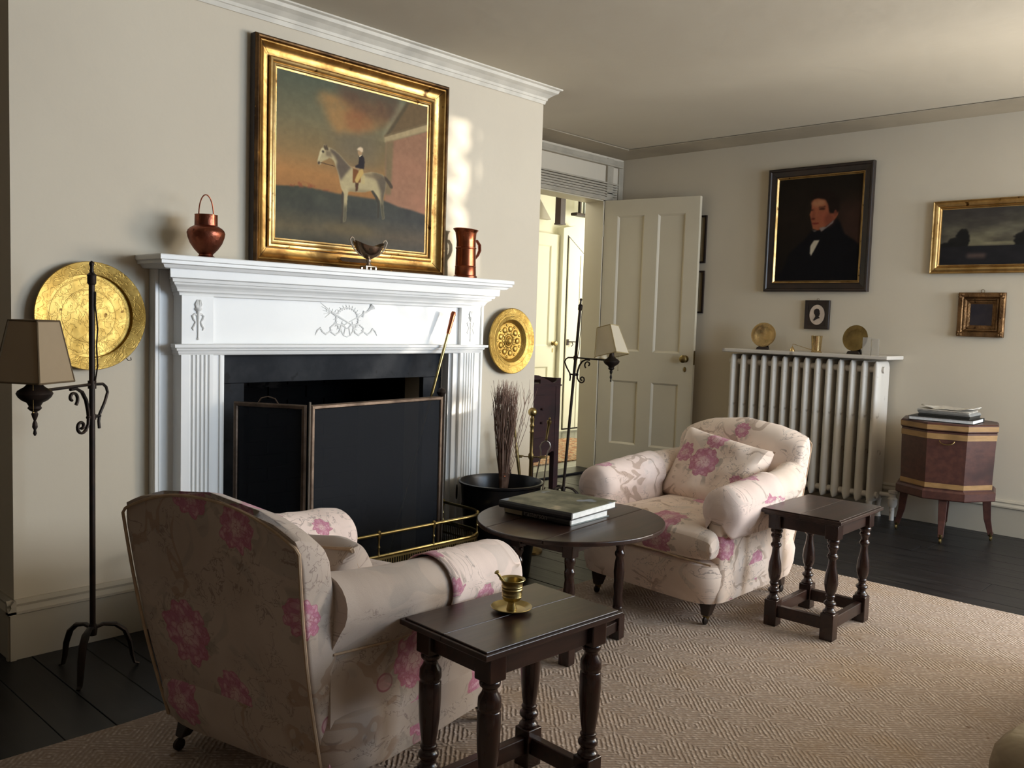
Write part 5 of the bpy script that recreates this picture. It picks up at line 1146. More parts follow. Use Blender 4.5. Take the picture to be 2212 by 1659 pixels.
# --- copper jug with hoop handle
t = thing('copper_jug', 'dark copper jug with hoop handle on the left of the mantel shelf', 'jug', (1.487, 2.875, 1.300))
b = B().lathe([(0.0, 0.030), (0.003, 0.031), (0.008, 0.024), (0.012, 0.023), (0.03, 0.040), (0.05, 0.053), (0.07, 0.0605), (0.085, 0.063), (0.094, 0.060), (0.102, 0.052), (0.108, 0.042), (0.110, 0.038), (0.145, 0.0375), (0.147, 0.0385), (0.147, 0.0360), (0.11, 0.036), (0.09, 0.05), (0.05, 0.045), (0.02, 0.02), (0.015, 0.0)], (0, 0, 0), 40); obj('body', b, COPPER, t)
obj('hoop_handle', B().tube([(0.033*math.cos(a)*(1+0.04*math.sin(a)), 0.012*math.cos(a), 0.140+max(0, 1)*0.075*math.sin(a) + 0.0) for a in np.linspace(PI+0.12, -0.12, 26)], 0.0022, 8), COPPER, t)
obj('lid_tab', B().box(0.004, 0.008, -0.038, -0.034, 0.112, 0.147), COPPERB, t, smooth=False)
# --- copper tankard
t = thing('copper_tankard', 'tall bright copper tankard on the right of the mantel shelf', 'tankard', (2.738, 2.90, 1.300))
b = B().lathe([(0.0, 0.052), (0.010, 0.053), (0.014, 0.048), (0.05, 0.0465), (0.053, 0.0485), (0.056, 0.046), (0.13, 0.044), (0.133, 0.0465), (0.136, 0.0465), (0.139, 0.0435), (0.18, 0.043), (0.2, 0.045), (0.208, 0.050), (0.214, 0.055), (0.216, 0.053), (0.205, 0.046), (0.15, 0.041), (0.02, 0.043), (0.015, 0)], (0, 0, 0), 40)
for v in b.bm.verts:
    if v.co.z > 0.195 and v.co.x < 0: v.co.x *= 1.16; v.co.z += 0.004*(-v.co.x/0.05)
obj('body', b, COPPERB, t)
obj('handle', B().tube([(0.043, 0, 0.17), (0.062, -0.004, 0.172), (0.078, -0.006, 0.155), (0.080, -0.006, 0.13), (0.070, -0.004, 0.108), (0.05, 0, 0.085), (0.044, 0, 0.08)], [0.005, 0.006, 0.0065, 0.0065, 0.006, 0.005, 0.004], 10, flat=1.5), COPPER, t)
# --- silver two-handled cup
t = thing('silver_cup', 'small two-handled silver trophy cup in front of the horse painting', 'cup', (2.150, 2.835, 1.300), 0.0)
def hexr(r, z, sy=0.8): return [(r*math.cos(PI/8+2*PI*i/16)*1.0, r*math.sin(PI/8+2*PI*i/16)*sy, z) for i in range(16)]
b = B(); b.loft([hexr(r, z) for z, r in ((0.042, 0.010), (0.046, 0.018), (0.055, 0.033), (0.066, 0.046), (0.080, 0.056), (0.090, 0.060), (0.0895, 0.057), (0.068, 0.043), (0.05, 0.018), (0.048, 0.001))])
for v in b.bm.verts:
    if v.co.z > 0.06: v.co.z += 0.022*(abs(v.co.x)/0.06)**3*((v.co.z-0.06)/0.03); v.co.x *= 1+0.10*((v.co.z-0.06)/0.03)
obj('bowl', b, SILVER, t, smooth=True)
obj('stem', B().lathe([(0.016, 0.016), (0.020, 0.012), (0.028, 0.007), (0.034, 0.010), (0.038, 0.0105), (0.043, 0.008)], (0, 0, 0), 16), SILVERB, t)
b = B(); b.box(-0.026, 0.026, -0.020, 0.020, 0.011, 0.016)
for sx in (-1, 1):
    for sy in (-1, 1): b.box(sx*0.018-0.008*(sx < 0)-0.0*sx, sx*0.018+0.008*(sx > 0), sy*0.012-0.008*(sy < 0), sy*0.012+0.008*(sy > 0), 0, 0.011)
obj('foot', b, SILVERB, t, smooth=False, bevel=0.001)
for s in (-1, 1):
    obj('handle', B().tube([(s*x, 0, z) for x, z in ((0.024, 0.050), (0.048, 0.060), (0.070, 0.078), (0.085, 0.098), (0.090, 0.114), (0.083, 0.123), (0.074, 0.119), (0.070, 0.110), (0.066, 0.104))], [0.0018, 0.0028, 0.0032, 0.0032, 0.0032, 0.0032, 0.003, 0.0026, 0.002], 8), SILVERB, t)

# --- brass rod leaning on the mantelpiece
t = thing('fire_blower', 'long thin brass rod with copper handle leaning against the mantelpiece', 'fire tool')
p1, p0 = Vector((2.645, 2.868, 1.148)), Vector((2.215, 2.80, 0.014))
b = B(); f = [p0+(p1-p0)*q for q in (0, 0.62, 0.625, 0.93)]; b.tube(f, [0.003, 0.0032, 0.0062, 0.0066], 10); obj('rod', b, BRASS, t)
obj('grip', B().tube([p0+(p1-p0)*q for q in (0.915, 0.92, 0.985, 0.99, 1.0)], [0.008, 0.0085, 0.011, 0.012, 0.009], 12), COPPERB, t)
# ================================================================== TOOLS, BUCKET, TWIGS
t = thing('tool_stand', 'brass ball-topped fire tool stand beside the chimney corner', 'stand', (3.142, 2.83, 0.0))
obj('post', B().lathe([(0.03, 0.012), (0.05, 0.009), (0.45, 0.009), (0.46, 0.014), (0.475, 0.014), (0.485, 0.009), (0.58, 0.009), (0.585, 0.012), (0.59, 0.009), (0.605, 0.009), (0.615, 0.013), (0.625, 0.008), (0.64, 0.011), (0.65, 0.012), (0.655, 0.008), (0.662, 0.007)], (0, 0, 0), 16), BRASSD, t)
obj('ball_finial', B().sphere((0, 0, 0.682), 0.022, 16), BRASS, t)
b = B(); b.lathe([(0.0, 0.07), (0.01, 0.07), (0.02, 0.05), (0.032, 0.02)], (0, 0, 0), 24); obj('base', b, BRASSD, t)
b = B()
vd = Vector((0.69, -0.72, 0))
for s in (-1, 1): b.tube([(0, 0, 0.465), tuple(vd*s*0.03+Vector((0, 0, 0.465)))]+[tuple(vd*(s*0.055+0.022*math.cos(a))+Vector((0.7, 0.7, 0))*0.022*math.sin(a)+Vector((0, 0, 0.465))) for a in np.linspace(PI if s > 0 else 0, (PI if s > 0 else 0)+5.2, 14)], 0.0035, 6)
obj('tool_rest', b, BRASSD, t)
def handle(b, top, d, r=1.0):
    prof = [(0, 0.003), (0.006, 0.006), (0.012, 0.003), (0.016, 0.012), (0.028, 0.012), (0.034, 0.008), (0.05, 0.0065), (0.075, 0.0075), (0.1, 0.005), (0.108, 0.007), (0.115, 0.004)]
    b.tube([top-d*a*r for a, _ in prof], [q*r for _, q in prof], 10)
def tool(name, label, top, d, build):
    t = thing(name, label, 'fire tool', tuple(top), 0, 'fire tools on the stand'); d = Vector(d).normalized()
    b = B(); handle(b, Vector((0, 0, 0)), d); obj('handle', b, BRASSD, t); build(t, d)
def tongs(t, d):
    n = Vector((0.69, -0.72, 0)); b = B()
    for s in (-1, 1):
        q = [(0.115, 0.002), (0.125, 0.018), (0.145, 0.026), (0.165, 0.018), (0.185, 0.015), (0.3, 0.02), (0.42, 0.022), (0.52, 0.016)]
        b.tube([-d*a+n*s*c_ for a, c_ in q], 0.0035, 7)
    obj('tongs_arms', b, STEEL, t)
def shovel(t, d):
    b = B(); b.tube([-d*0.11, -d*0.16, -d*0.45], [0.005, 0.009, 0.004], 8); obj('shaft', b, BRASSD, t)
    b = B(); b.loft([[tuple(-d*a+Vector((0.69, -0.72, 0))*x*w_+Vector((0.5, 0.5, 0))*0.01*(x*x-0.5)) for x in np.linspace(-1, 1, 7)] for a, w_ in ((0.44, 0.01), (0.46, 0.03), (0.55, 0.035), (0.56, 0.034))], False, False)
    o = obj('blade', b, BLACK, t); md = o.modifiers.new('s', 'SOLIDIFY'); md.thickness = 0.002
def poker(t, d):
    b = B(); b.tube([-d*0.11, -d*0.13, -d*0.15, -d*0.17, -d*0.60], [0.005, 0.013, 0.014, 0.005, 0.004], 8); obj('shaft', b, BLACK, t)
tool('fire_tongs', 'steel fire tongs with brass handle at the right of the stand', Vector((3.225, 2.79, 0.655)), (0.10, -0.08, 1), tongs)
tool('fire_shovel', 'brass-handled fire shovel left of the tool stand post', Vector((3.045, 2.865, 0.655)), (-0.12, 0.08, 1), shovel)
tool('poker', 'dark poker crossing behind the shovel on the tool stand', Vector((3.018, 2.91, 0.60)), (-0.20, 0.10, 1), poker)
# bucket
t = thing('coal_bucket', 'black iron coal bucket holding the bundle of twigs by the fender', 'bucket', (2.782, 2.680, 0.0))
obj('body', B().lathe([(0.0, 0.135), (0.006, 0.14), (0.20, 0.160), (0.33, 0.172), (0.395, 0.178), (0.402, 0.187), (0.410, 0.188), (0.412, 0.180), (0.395, 0.172), (0.2, 0.155), (0.02, 0.134), (0.015, 0)], (0, 0, 0), 48), plain('black_enamel', (0.010, 0.010, 0.012), 0.28, 0.3), t)
obj('hoop', B().lathe([(0.296, 0.170), (0.299, 0.174), (0.303, 0.174), (0.306, 0.171)], (0, 0, 0), 48, caps=False), BLACK, t)
for s in (-1, 1):
    q = Vector((0.69, -0.72, 0))*s*0.18
    obj('ring_handle', B().tube([(q.x*(1.06), q.y*(1.06)+0.0, 0.36)]*0+[tuple(q*1.04+Vector((0.69, -0.72, 0))*s*0.008+Vector((0.72, 0.69, 0))*0.028*math.cos(a)+Vector((0, 0, 0.355+0.03*math.sin(a)))) for a in np.linspace(0, 2*PI, 18, endpoint=False)], 0.003, 6, True), BLACK, t)
# twigs
TW = plain('twig_bark', (0.17, 0.095, 0.065), 0.85, c2=(0.28, 0.18, 0.135), scale=30)
t = thing('twig_bundle', 'bundle of thin brown twigs standing upright in the coal bucket', 'twigs', (2.780, 2.665, 0.0))
random.seed(8); b = B(); nrm = Vector((0.69, -0.72, 0)); dep = Vector((0.72, 0.69, 0))
for i in range(150):
    a, r_ = random.uniform(0, 2*PI), math.sqrt(random.random()); u, v = r_*math.cos(a), r_*math.sin(a)
    L = random.uniform(0.78, 1.0); big = i > 142
    base = nrm*u*0.012+dep*v*0.012+Vector((0, 0, 0.03)); pts = [base]
    for z, sp in ((0.36, 0.013), (0.44, 0.019), (0.55, 0.032), (0.65, 0.045), (0.75, 0.052), (0.86*L, 0.058)):
        if big: sp *= 1+0.9*(z > 0.5)*(z-0.4)*2; 
        lean_ = 0.02*(z-0.4)*0
        w_ = 0.0045*(z > 0.5)
        pts.append(nrm*((u if not big else abs(u)+0.4)*sp-0.000*z)+dep*v*sp+Vector((random.uniform(-w_, w_), random.uniform(-w_, w_), z)))
    b.tube(pts, [0.0022, 0.002, 0.0018, 0.0015, 0.0013, 0.0011, 0.0007], 4)
    for q in range(3):
        k_ = random.choice((3, 4, 5)); p = pts[k_]; dd = (nrm*random.uniform(-1, 1)+dep*random.uniform(-1, 1))*0.022+Vector((0, 0, random.uniform(0.05, 0.11)))
        b.tube([p, p+dd*0.5, p+dd+nrm*random.uniform(-0.006, 0.006)], [0.0011, 0.0009, 0.0005], 3)
o = obj('twigs', b, TW, t, smooth=False); o['kind'] = 'stuff'
obj('binding', B().tube([tuple(nrm*0.016*math.cos(a)+dep*0.016*math.sin(a)+Vector((0, 0, 0.425+0.002*a))) for a in np.linspace(0, 4*PI, 40)], 0.0018, 5), COPPERB, t)

# ================================================================== COMMODE BESIDE THE DOORWAY
t = thing('bedside_commode', 'dark red mahogany commode cabinet with scalloped tray top beside the doorway', 'cabinet', (3.98, 3.79, 0.0))
wc, dc = 0.50, 0.26
for x_, y_ in ((0, 0), (wc-0.045, 0), (0, dc-0.04), (wc-0.045, dc-0.04)): obj('leg', B().box(x_, x_+0.045, y_, y_+0.04, 0, 0.70), REDW, t, smooth=False, bevel=0.002)
b = B(); b.prism([(0.045, 0.70), (wc-0.045, 0.70), (wc-0.045, 0.255), (wc-0.06, 0.262), (wc-0.14, 0.235), (wc-0.2, 0.20), (0.2, 0.20), (0.14, 0.235), (0.06, 0.262), (0.045, 0.255)], 0.004, 0.02); obj('front_panel', b, REDW, t, smooth=False)
obj('side_panel', B().box(wc-0.03, wc-0.005, 0.04, dc-0.04, 0.22, 0.70), REDW, t, smooth=False); obj('side_panel', B().box(0.005, 0.03, 0.04, dc-0.04, 0.22, 0.70), REDW, t, smooth=False)
d_ = obj('door', B().box(0.06, wc-0.165, -0.006, 0.004, 0.36, 0.64), REDW, t, smooth=False, bevel=0.002)
for z in (0.62-0.07, 0.46): obj('knob', B().lathe([(0, 0.004), (0.008, 0.004), (0.014, 0.009), (0.02, 0.006), (0.021, 0)], (0, 0, 0), 12, 'y').xform(Matrix.Translation((wc-0.195, -0.004, z)) @ Matrix.Rotation(PI, 4, 'Z')), REDW, d_)
obj('tray_base', B().box(-0.004, wc+0.004, -0.006, dc+0.004, 0.695, 0.705), REDW, t, smooth=False)
def gallery(x0, x1, y0, y1):
    n = 22; w_ = x1-x0; top = []
    for i in range(n+1):
        u = i/n; z = 0.715+0.045*math.exp(-((u-0.5)/0.20)**2)-0.012*math.exp(-((u-0.16)/0.06)**2)-0.012*math.exp(-((u-0.84)/0.06)**2)+0.02*(abs(u-0.5) > 0.44)
        top.append((x0+w_*u, z+0.012))
    b = B()
    # front board in two strips leaving a hand hole
    for i in range(n):
        u = (i+0.5)/n; (xa, za), (xb, zb) = top[i], top[i+1]
        if 0.40 < u < 0.60:
            b.prism([(xa, 0.705), (xb, 0.705), (xb, 0.715), (xa, 0.715)], y0, y1); b.prism([(xa, 0.742), (xb, 0.742), (xb, zb), (xa, za)], y0, y1)
        else: b.prism([(xa, 0.705), (xb, 0.705), (xb, zb), (xa, za)], y0, y1)
    return b
obj('gallery_board', gallery(0, wc, 0.0, 0.012), REDW, t, smooth=False); obj('gallery_board', gallery(0, wc, dc-0.012, dc), REDW, t, smooth=False)
obj('gallery_side', B().box(wc-0.012, wc, 0.012, dc-0.012, 0.705, 0.745), REDW, t, smooth=False)

# ================================================================== FAR WALL: PICTURES
RE = -PI/2
def east(name, label, cat, y, z, off=0.0, group=None): return thing(name, label, cat, (XE-off, y, z), RE, group)
t = east('portrait_painting', 'dark-framed portrait of a man in black coat above the radiator', 'painting', 2.528, 1.765, 0.002)
Wp, Hp = 0.695, 0.80
b = B().frame(Wp, Hp, [(0, 0), (0, 0.030), (0.006, 0.034), (0.016, 0.034), (0.022, 0.028), (0.050, 0.020), (0.054, 0.022), (0.057, 0.020), (0.057, 0)]); obj('frame', b, EBONY, t, smooth=False)
b = B().frame(Wp-0.113, Hp-0.113, [(0, 0), (0, 0.021), (0.004, 0.022), (0.012, 0.013), (0.014, 0.012), (0.014, 0)]); o = obj('gilt_slip', b, GILT2, t, smooth=False); o['label'] = 'narrow gilt inner slip'
vcol_canvas('canvas', Wp-0.138, Hp-0.138, 220, 260, paint_portrait, t, (0, -0.011, 0), 0.4)
t = east('silhouette_picture', 'small black-framed oval silhouette portrait above the brass beaker', 'picture', 2.500, 1.217, 0.002)
b = B().frame(0.165, 0.185, [(0, 0), (0, 0.014), (0.004, 0.017), (0.022, 0.014), (0.022, 0)]); obj('frame', b, EBONY, t, smooth=False)
obj('mount', B().box(-0.07, 0.07, -0.010, 0, -0.08, 0.08), EBONY, t, smooth=False)
pp = plain('cream_card', (0.62, 0.50, 0.40), 0.7, scale=20)
obj('oval_card', B().prism([(0.050*math.cos(2*PI*i/36), 0.064*math.sin(2*PI*i/36)) for i in range(36)], -0.0115, -0.009), pp, t, smooth=False)
hd = [(-0.020, -0.040), (-0.010, -0.034), (0.008, -0.024), (0.019, -0.022), (0.018, -0.016), (0.012, -0.013), (0.013, -0.008), (0.018, -0.005), (0.017, 0.001), (0.021, 0.006), (0.018, 0.013), (0.017, 0.024), (0.010, 0.037), (-0.004, 0.040), (-0.016, 0.034), (-0.021, 0.022), (-0.020, 0.008), (-0.014, 0.000), (-0.010, -0.010), (-0.016, -0.022), (-0.022, -0.032)]
obj('silhouette_head', B().prism(hd, -0.0125, -0.011), plain('black_paper', (0.02, 0.012, 0.010), 0.8), t, smooth=False)
obj('hanging_ring', B().tube([(0.007*math.cos(a), -0.006, 0.098+0.007*math.sin(a)) for a in np.linspace(0, 2*PI, 14, endpoint=False)], 0.0012, 5, True), BRASSD, t)
t = east('landscape_painting', 'wide gilt-framed dark landscape painting at the right edge', 'painting', 1.405, 1.679, 0.002)
Wl, Hl = 0.84, 0.418
b = B().frame(Wl, Hl, [(0, 0), (0, 0.022), (0.004, 0.026), (0.010, 0.022), (0.022, 0.030), (0.032, 0.026), (0.038, 0.016), (0.042, 0.018), (0.046, 0.010), (0.050, 0.010), (0.050, 0)]); o = obj('frame', b, GILT2, t, smooth=False); o.data.shade_smooth(); o.data.set_sharp_from_angle(angle=math.radians(30))
vcol_canvas('canvas', Wl-0.098, Hl-0.098, 300, 130, paint_land, t, (0, -0.009, 0), 0.4)
t = east('miniature_painting', 'small square carved gilt frame with dark picture, below the landscape', 'painting', 1.532, 1.235, 0.002)
b = B().frame(0.246, 0.252, [(0, 0), (0, 0.018), (0.006, 0.026), (0.024, 0.028), (0.032, 0.018), (0.036, 0.024), (0.042, 0.022), (0.047, 0.013), (0.054, 0.013), (0.064, 0.008), (0.066, 0.008), (0.066, 0)]); obj('frame', b, GILTD, t, smooth=False)
for sx in (-1, 1):
    for sz in (-1, 1):
        b = B()
        for q in range(3): b.sphere((sx*(0.112-0.013*(q == 1)), -0.024, sz*(0.114-0.013*(q == 2))), 0.011, 8)
        obj('corner_ornament', b, GILTD, t)
P0 = plain('dark_blue_picture', (0.014, 0.013, 0.022), 0.35, c2=(0.03, 0.024, 0.03), scale=18); obj('picture', B().box(-0.060, 0.060, -0.007, -0.005, -0.063, 0.063), P0, t, smooth=False)
obj('hanging_ring', B().tube([(0.010*math.cos(a), -0.006, 0.134+0.009*math.sin(a)) for a in np.linspace(0, 2*PI, 14, endpoint=False)], 0.0014, 5, True), BRASSD, t)
for z, h_, lab in ((1.733, 0.335, 'narrow black-framed print behind the open door, the upper one'), (1.362, 0.30, 'narrow black-framed print behind the open door, the lower one')):
    t = east('framed_print', lab, 'picture', 3.46, z, 0.002, 'black-framed prints behind the door')
    obj('frame', B().frame(0.23, h_, [(0, 0), (0, 0.014), (0.012, 0.014), (0.012, 0)]), EBONY, t, smooth=False); obj('print', B().box(-0.105, 0.105, -0.006, -0.004, -h_/2+0.011, h_/2-0.011), plain('old_paper', (0.46, 0.38, 0.24), 0.7), t, smooth=False)

# ================================================================== RADIATOR
t = thing('radiator', 'tall cream-painted cast iron radiator under the portrait', 'radiator', (5.25, 0, 0))
n = 14; y0, y1 = 1.985, 3.005; sp = (y1-y0)/n; z0, z1 = 0.10, 0.945; sec0 = None
for i in range(n):
    if sec0 is None:
        b = B(); hw_ = sp*0.35; out = []
        # plan outline of one section: rounded front column, waist, mid column, waist, rear column
        for z, k_ in ((z0, 0.35), (z0+0.012, 0.75), (z0+0.035, 1.0), (z1-0.04, 1.0), (z1-0.016, 0.8), (z1-0.004, 0.5), (z1, 0.2)):
            ring = []
            for q in range(48):
                a = 2*PI*q/48; ca, sa = math.cos(a), math.sin(a)
                x = 0.095*math.copysign(abs(ca)**0.55, ca); y = hw_*math.copysign(abs(sa)**0.75, sa)*(0.80+0.20*abs(math.cos(x/0.095*PI*1.5)))
                ring.append((0.10+x*(0.9+0.1*k_), y*k_, z))
            out.append(ring)
        b.loft(out); b.lathe([(-sp/2, 0.020), (sp/2, 0.020)], (0.055, 0, z0+0.045), 10, 'y'); b.lathe([(-sp/2, 0.020), (sp/2, 0.020)], (0.055, 0, z1-0.05), 10, 'y')
        o = sec0 = obj('section', b, RADP, t)
    else: o = sec0.copy(); COL.objects.link(o); o.parent = t
    o.location = (0, y0+sp*(i+0.5), 0)
for y in (y0+sp/2, y1-sp/2):
    for x in (0.03, 0.17): obj('foot', B().lathe([(0, 0.022), (0.01, 0.020), (0.05, 0.014), (0.11, 0.020)], (x, y, 0), 10), RADP, t)
obj('pipe', B().tube([(0.10, y0-0.0, z0+0.05), (0.10, y0-0.06, z0+0.05), (0.10, y0-0.075, z0+0.035), (0.10, y0-0.075, 0.0)], 0.014, 10), RADP, t)
obj('valve', B().lathe([(0.0, 0.02), (0.02, 0.028), (0.05, 0.028), (0.06, 0.018), (0.08, 0.018), (0.085, 0.026), (0.10, 0.026)], (0.10, y0-0.075, 0.08), 14), RADP, t)
o = obj('radiator_shelf', B().box(5.225, 5.487, 1.945, 3.03, 0.957, 0.980), RADP, smooth=False, bevel=0.005)
tag(o, 'thin cream shelf laid along the top of the radiator', 'shelf')
zr = 0.980
def plate_on_stand(y, z_off, label, tilt_rz, R=0.072, cut=False):
    t = thing('brass_plate', label, 'plate', (5.345, y, zr), RE+tilt_rz, 'brass plates on the radiator shelf')
    b = B().lathe([(-0.006, 0.0), (-0.006, R*0.58), (-0.008, R*0.62), (-0.013, R*0.96), (-0.012, R), (-0.008, R), (-0.003, R*0.6), (0, R*0.55), (0, 0)], (0, 0, 0), 40, 'y').xform(Matrix.Translation((0, 0, 0.016+R)) @ Matrix.Rotation(-0.16, 4, 'X')); obj('dish', b, BRASSP if not cut else BRASSD, t)
    b = B(); b.prism([(-0.040, 0), (0.040, 0), (0.035, 0.014), (0.028, 0.018), (-0.028, 0.018), (-0.035, 0.014)], -0.03, -0.012); b.prism([(-0.036, 0), (0.036, 0), (0.03, 0.03), (-0.03, 0.03)], 0.006, 0.02); b.box(-0.03, 0.03, -0.013, 0.008, 0, 0.008); obj('plate_stand', b, EBONY, t, smooth=False)
plate_on_stand(2.795, 0, 'pale brass plate on a dark stand, left end of the radiator shelf', 0.25, 0.080)
plate_on_stand(2.185, 0, 'darker brass plate on a stand beside the glass box', -0.1, 0.080, True)
o = obj('brass_beaker', B().lathe([(0, 0.030), (0.004, 0.031), (0.008, 0.028), (0.10, 0.034), (0.104, 0.0355), (0.104, 0.033), (0.01, 0.026), (0.009, 0)], (0, 0, 0), 32), BRASSP); o.location = (5.33, 2.425, zr); tag(o, 'shiny brass beaker in the middle of the radiator shelf', 'beaker')
t = thing('candle_snuffer', 'brass candle snuffer with slender handle lying before the beaker', 'snuffer', (5.28, 2.56, zr))
obj('bell', B().lathe([(0, 0.017), (0.004, 0.0165), (0.02, 0.010), (0.030, 0.003), (0.034, 0.0)], (0, 0, 0), 18), BRASSP, t)
obj('handle', B().tube([(0, 0, 0.033), (0.001, -0.002, 0.046), (0.0, -0.02, 0.043), (-0.005, -0.10, 0.022), (-0.008, -0.155, 0.010), (-0.01, -0.17, 0.009), (-0.011, -0.185, 0.005), (-0.012, -0.20, 0.003)], [0.0015, 0.0015, 0.0015, 0.0018, 0.003, 0.002, 0.004, 0.002], 8), BRASSP, t)
k = NT('frosted_acrylic'); k.fin((0.75, 0.70, 0.62), 0.15); k.b.inputs['Transmission Weight'].default_value = 0.75; k.b.inputs['IOR'].default_value = 1.2
GL = k.mat
t = thing('glass_block', 'clear glass block standing on the right end of the radiator shelf', 'ornament', (5.29, 2.070, zr), RE+0.3)
obj('block', B().box(-0.045, 0.0, -0.03, 0.03, 0, 0.105), GL, t, smooth=False, bevel=0.002); obj('block', B().box(0.006, 0.045, -0.03, 0.03, 0, 0.098), GL, t, smooth=False, bevel=0.002)

# ================================================================== CELLARETTE WITH PAPERS
t = thing('cellarette', 'octagonal brass-banded mahogany wine cooler on legs by the far wall', 'cellarette', (5.20, 1.575, 0.0), math.radians(0))
def octa(R, z): 
    a0 = math.radians(180-2+41.3*0)  # one vertex roughly towards the room
    return [(R*math.cos(math.radians(37.5+45*i)), R*math.sin(math.radians(37.5+45*i)), z) for i in range(8)]
body = obj('body', B().loft([octa(0.243, 0.285), octa(0.252, 0.60)]), MAHO, t, smooth=False)
obj('lid', B().loft([octa(0.252, 0.602), octa(0.258, 0.606), octa(0.258, 0.640), octa(0.250, 0.646)]), MAHO, t, smooth=False)
for z, h_, r_ in ((0.296, 0.026, 0.2455), (0.560, 0.030, 0.2535), (0.610, 0.026, 0.2595)): obj('brass_band', B().loft([octa(r_, z), octa(r_+0.0006, z+h_)]), INLAY, t, smooth=False)
obj('stand', B().loft([octa(0.262, 0.235), octa(0.266, 0.24), octa(0.266, 0.278), octa(0.255, 0.288)]), MAHO, t, smooth=False)
for a in (15, 105, 195, 285):
    a = math.radians(a); c_, s_ = math.cos(a), math.sin(a)
    lg = obj('leg', B().loft([[( (r_+dx*w_)*c_-dy*w_*s_, (r_+dx*w_)*s_+dy*w_*c_, z) for dx, dy in ((-1, -1), (1, -1), (1, 1), (-1, 1))] for z, r_, w_ in ((0.24, 0.205, 0.022), (0.12, 0.215, 0.018), (0.035, 0.235, 0.013))]), MAHO, t, smooth=False, bevel=0.002)
    obj('caster', B().lathe([(-0.006, 0.010), (-0.003, 0.0145), (0.003, 0.0145), (0.006, 0.010)], (0.238*c_, 0.238*s_, 0.015), 12, 'y'), BRASSD, lg); obj('caster_socket', B().lathe([(0.024, 0.008), (0.034, 0.014), (0.05, 0.0145)], (0.235*c_, 0.235*s_, 0), 10), BRASSD, lg)
a = math.radians(195.0); hv = Vector((math.cos(a), math.sin(a), 0)); hp = Vector((-hv.y, hv.x, 0))
obj('drop_handle', B().tube([tuple(hv*(0.236+0.012*math.sin(q))+hp*0.035*math.cos(q)+Vector((0, 0, 0.552-0.018*math.sin(q)))) for q in np.linspace(0, PI, 14)], 0.003, 6), BRASSD, t)
zc = 0.647; random.seed(5)
def slab(name, w_, d_, h_, z, x, y, rz, mat, label, cat, bookish=False, grp='papers piled on the wine cooler'):
    if bookish:
        t2 = book(name, (x, y, z), rz, w_, d_, h_, label, mat, mat, group=grp); return t2
    b = B(); N = 5
    for q in range(N): 
        o1, o2 = random.uniform(-0.004, 0.004), random.uniform(-0.004, 0.004); b.box(o1, w_+o1, o2, d_+o2, h_*q/N+0.0002, h_*(q+1)/N-0.0002)
    o = obj(name, b, mat, smooth=False); o.location = (x, y, z); o.rotation_euler = (0, 0, rz); return tag(o, label, cat, grp)
DK = plain('dark_cover', (0.035, 0.035, 0.03), 0.5); GRY = plain('grey_paper', (0.34, 0.34, 0.32), 0.6, scale=30); WHP = plain('white_paper', (0.66, 0.62, 0.54), 0.7, scale=25, c2=(0.45, 0.42, 0.37))
slab('hardback_book', 0.225, 0.33, 0.022, zc, 5.235, 1.745, PI+0.05, DK, 'dark hardback book with white page edges, bottom of the pile on the wine cooler', 'book', True)
slab('magazine', 0.20, 0.26, 0.016, zc+0.0225, 5.03, 1.425, 0.02, DK, 'dark grey paperback above the white-edged book', 'magazine')
slab('magazine', 0.20, 0.262, 0.014, zc+0.039, 5.03, 1.43, 0.0, GRY, 'grey magazine in the middle of the pile', 'magazine')
slab('magazine', 0.195, 0.255, 0.010, zc+0.0535, 5.035, 1.435, 0.06, WHP, 'white magazines just under the loose papers', 'magazine')
bm = bmesh.new(); N = 12; g = [[bm.verts.new((5.035+0.19*i/N+0.01*j/N, 1.425+0.255*j/N, zc+0.0705+0.006*mnoise.noise(Vector((i*0.5, j*0.4, 3)))+0.016*max(0, (j-8)/4)**1.5*(1-i/N)+0.010*max(0, (3-j)/3))) for j in range(N+1)] for i in range(N+1)]
for i in range(N):
    for j in range(N): bm.faces.new((g[i][j], g[i+1][j], g[i+1][j+1], g[i][j+1]))
o = obj('loose_papers', bm, WHP); md = o.modifiers.new('s', 'SOLIDIFY'); md.thickness = 0.004; tag(o, 'curled loose white papers on top of the pile', 'papers', 'papers piled on the wine cooler')

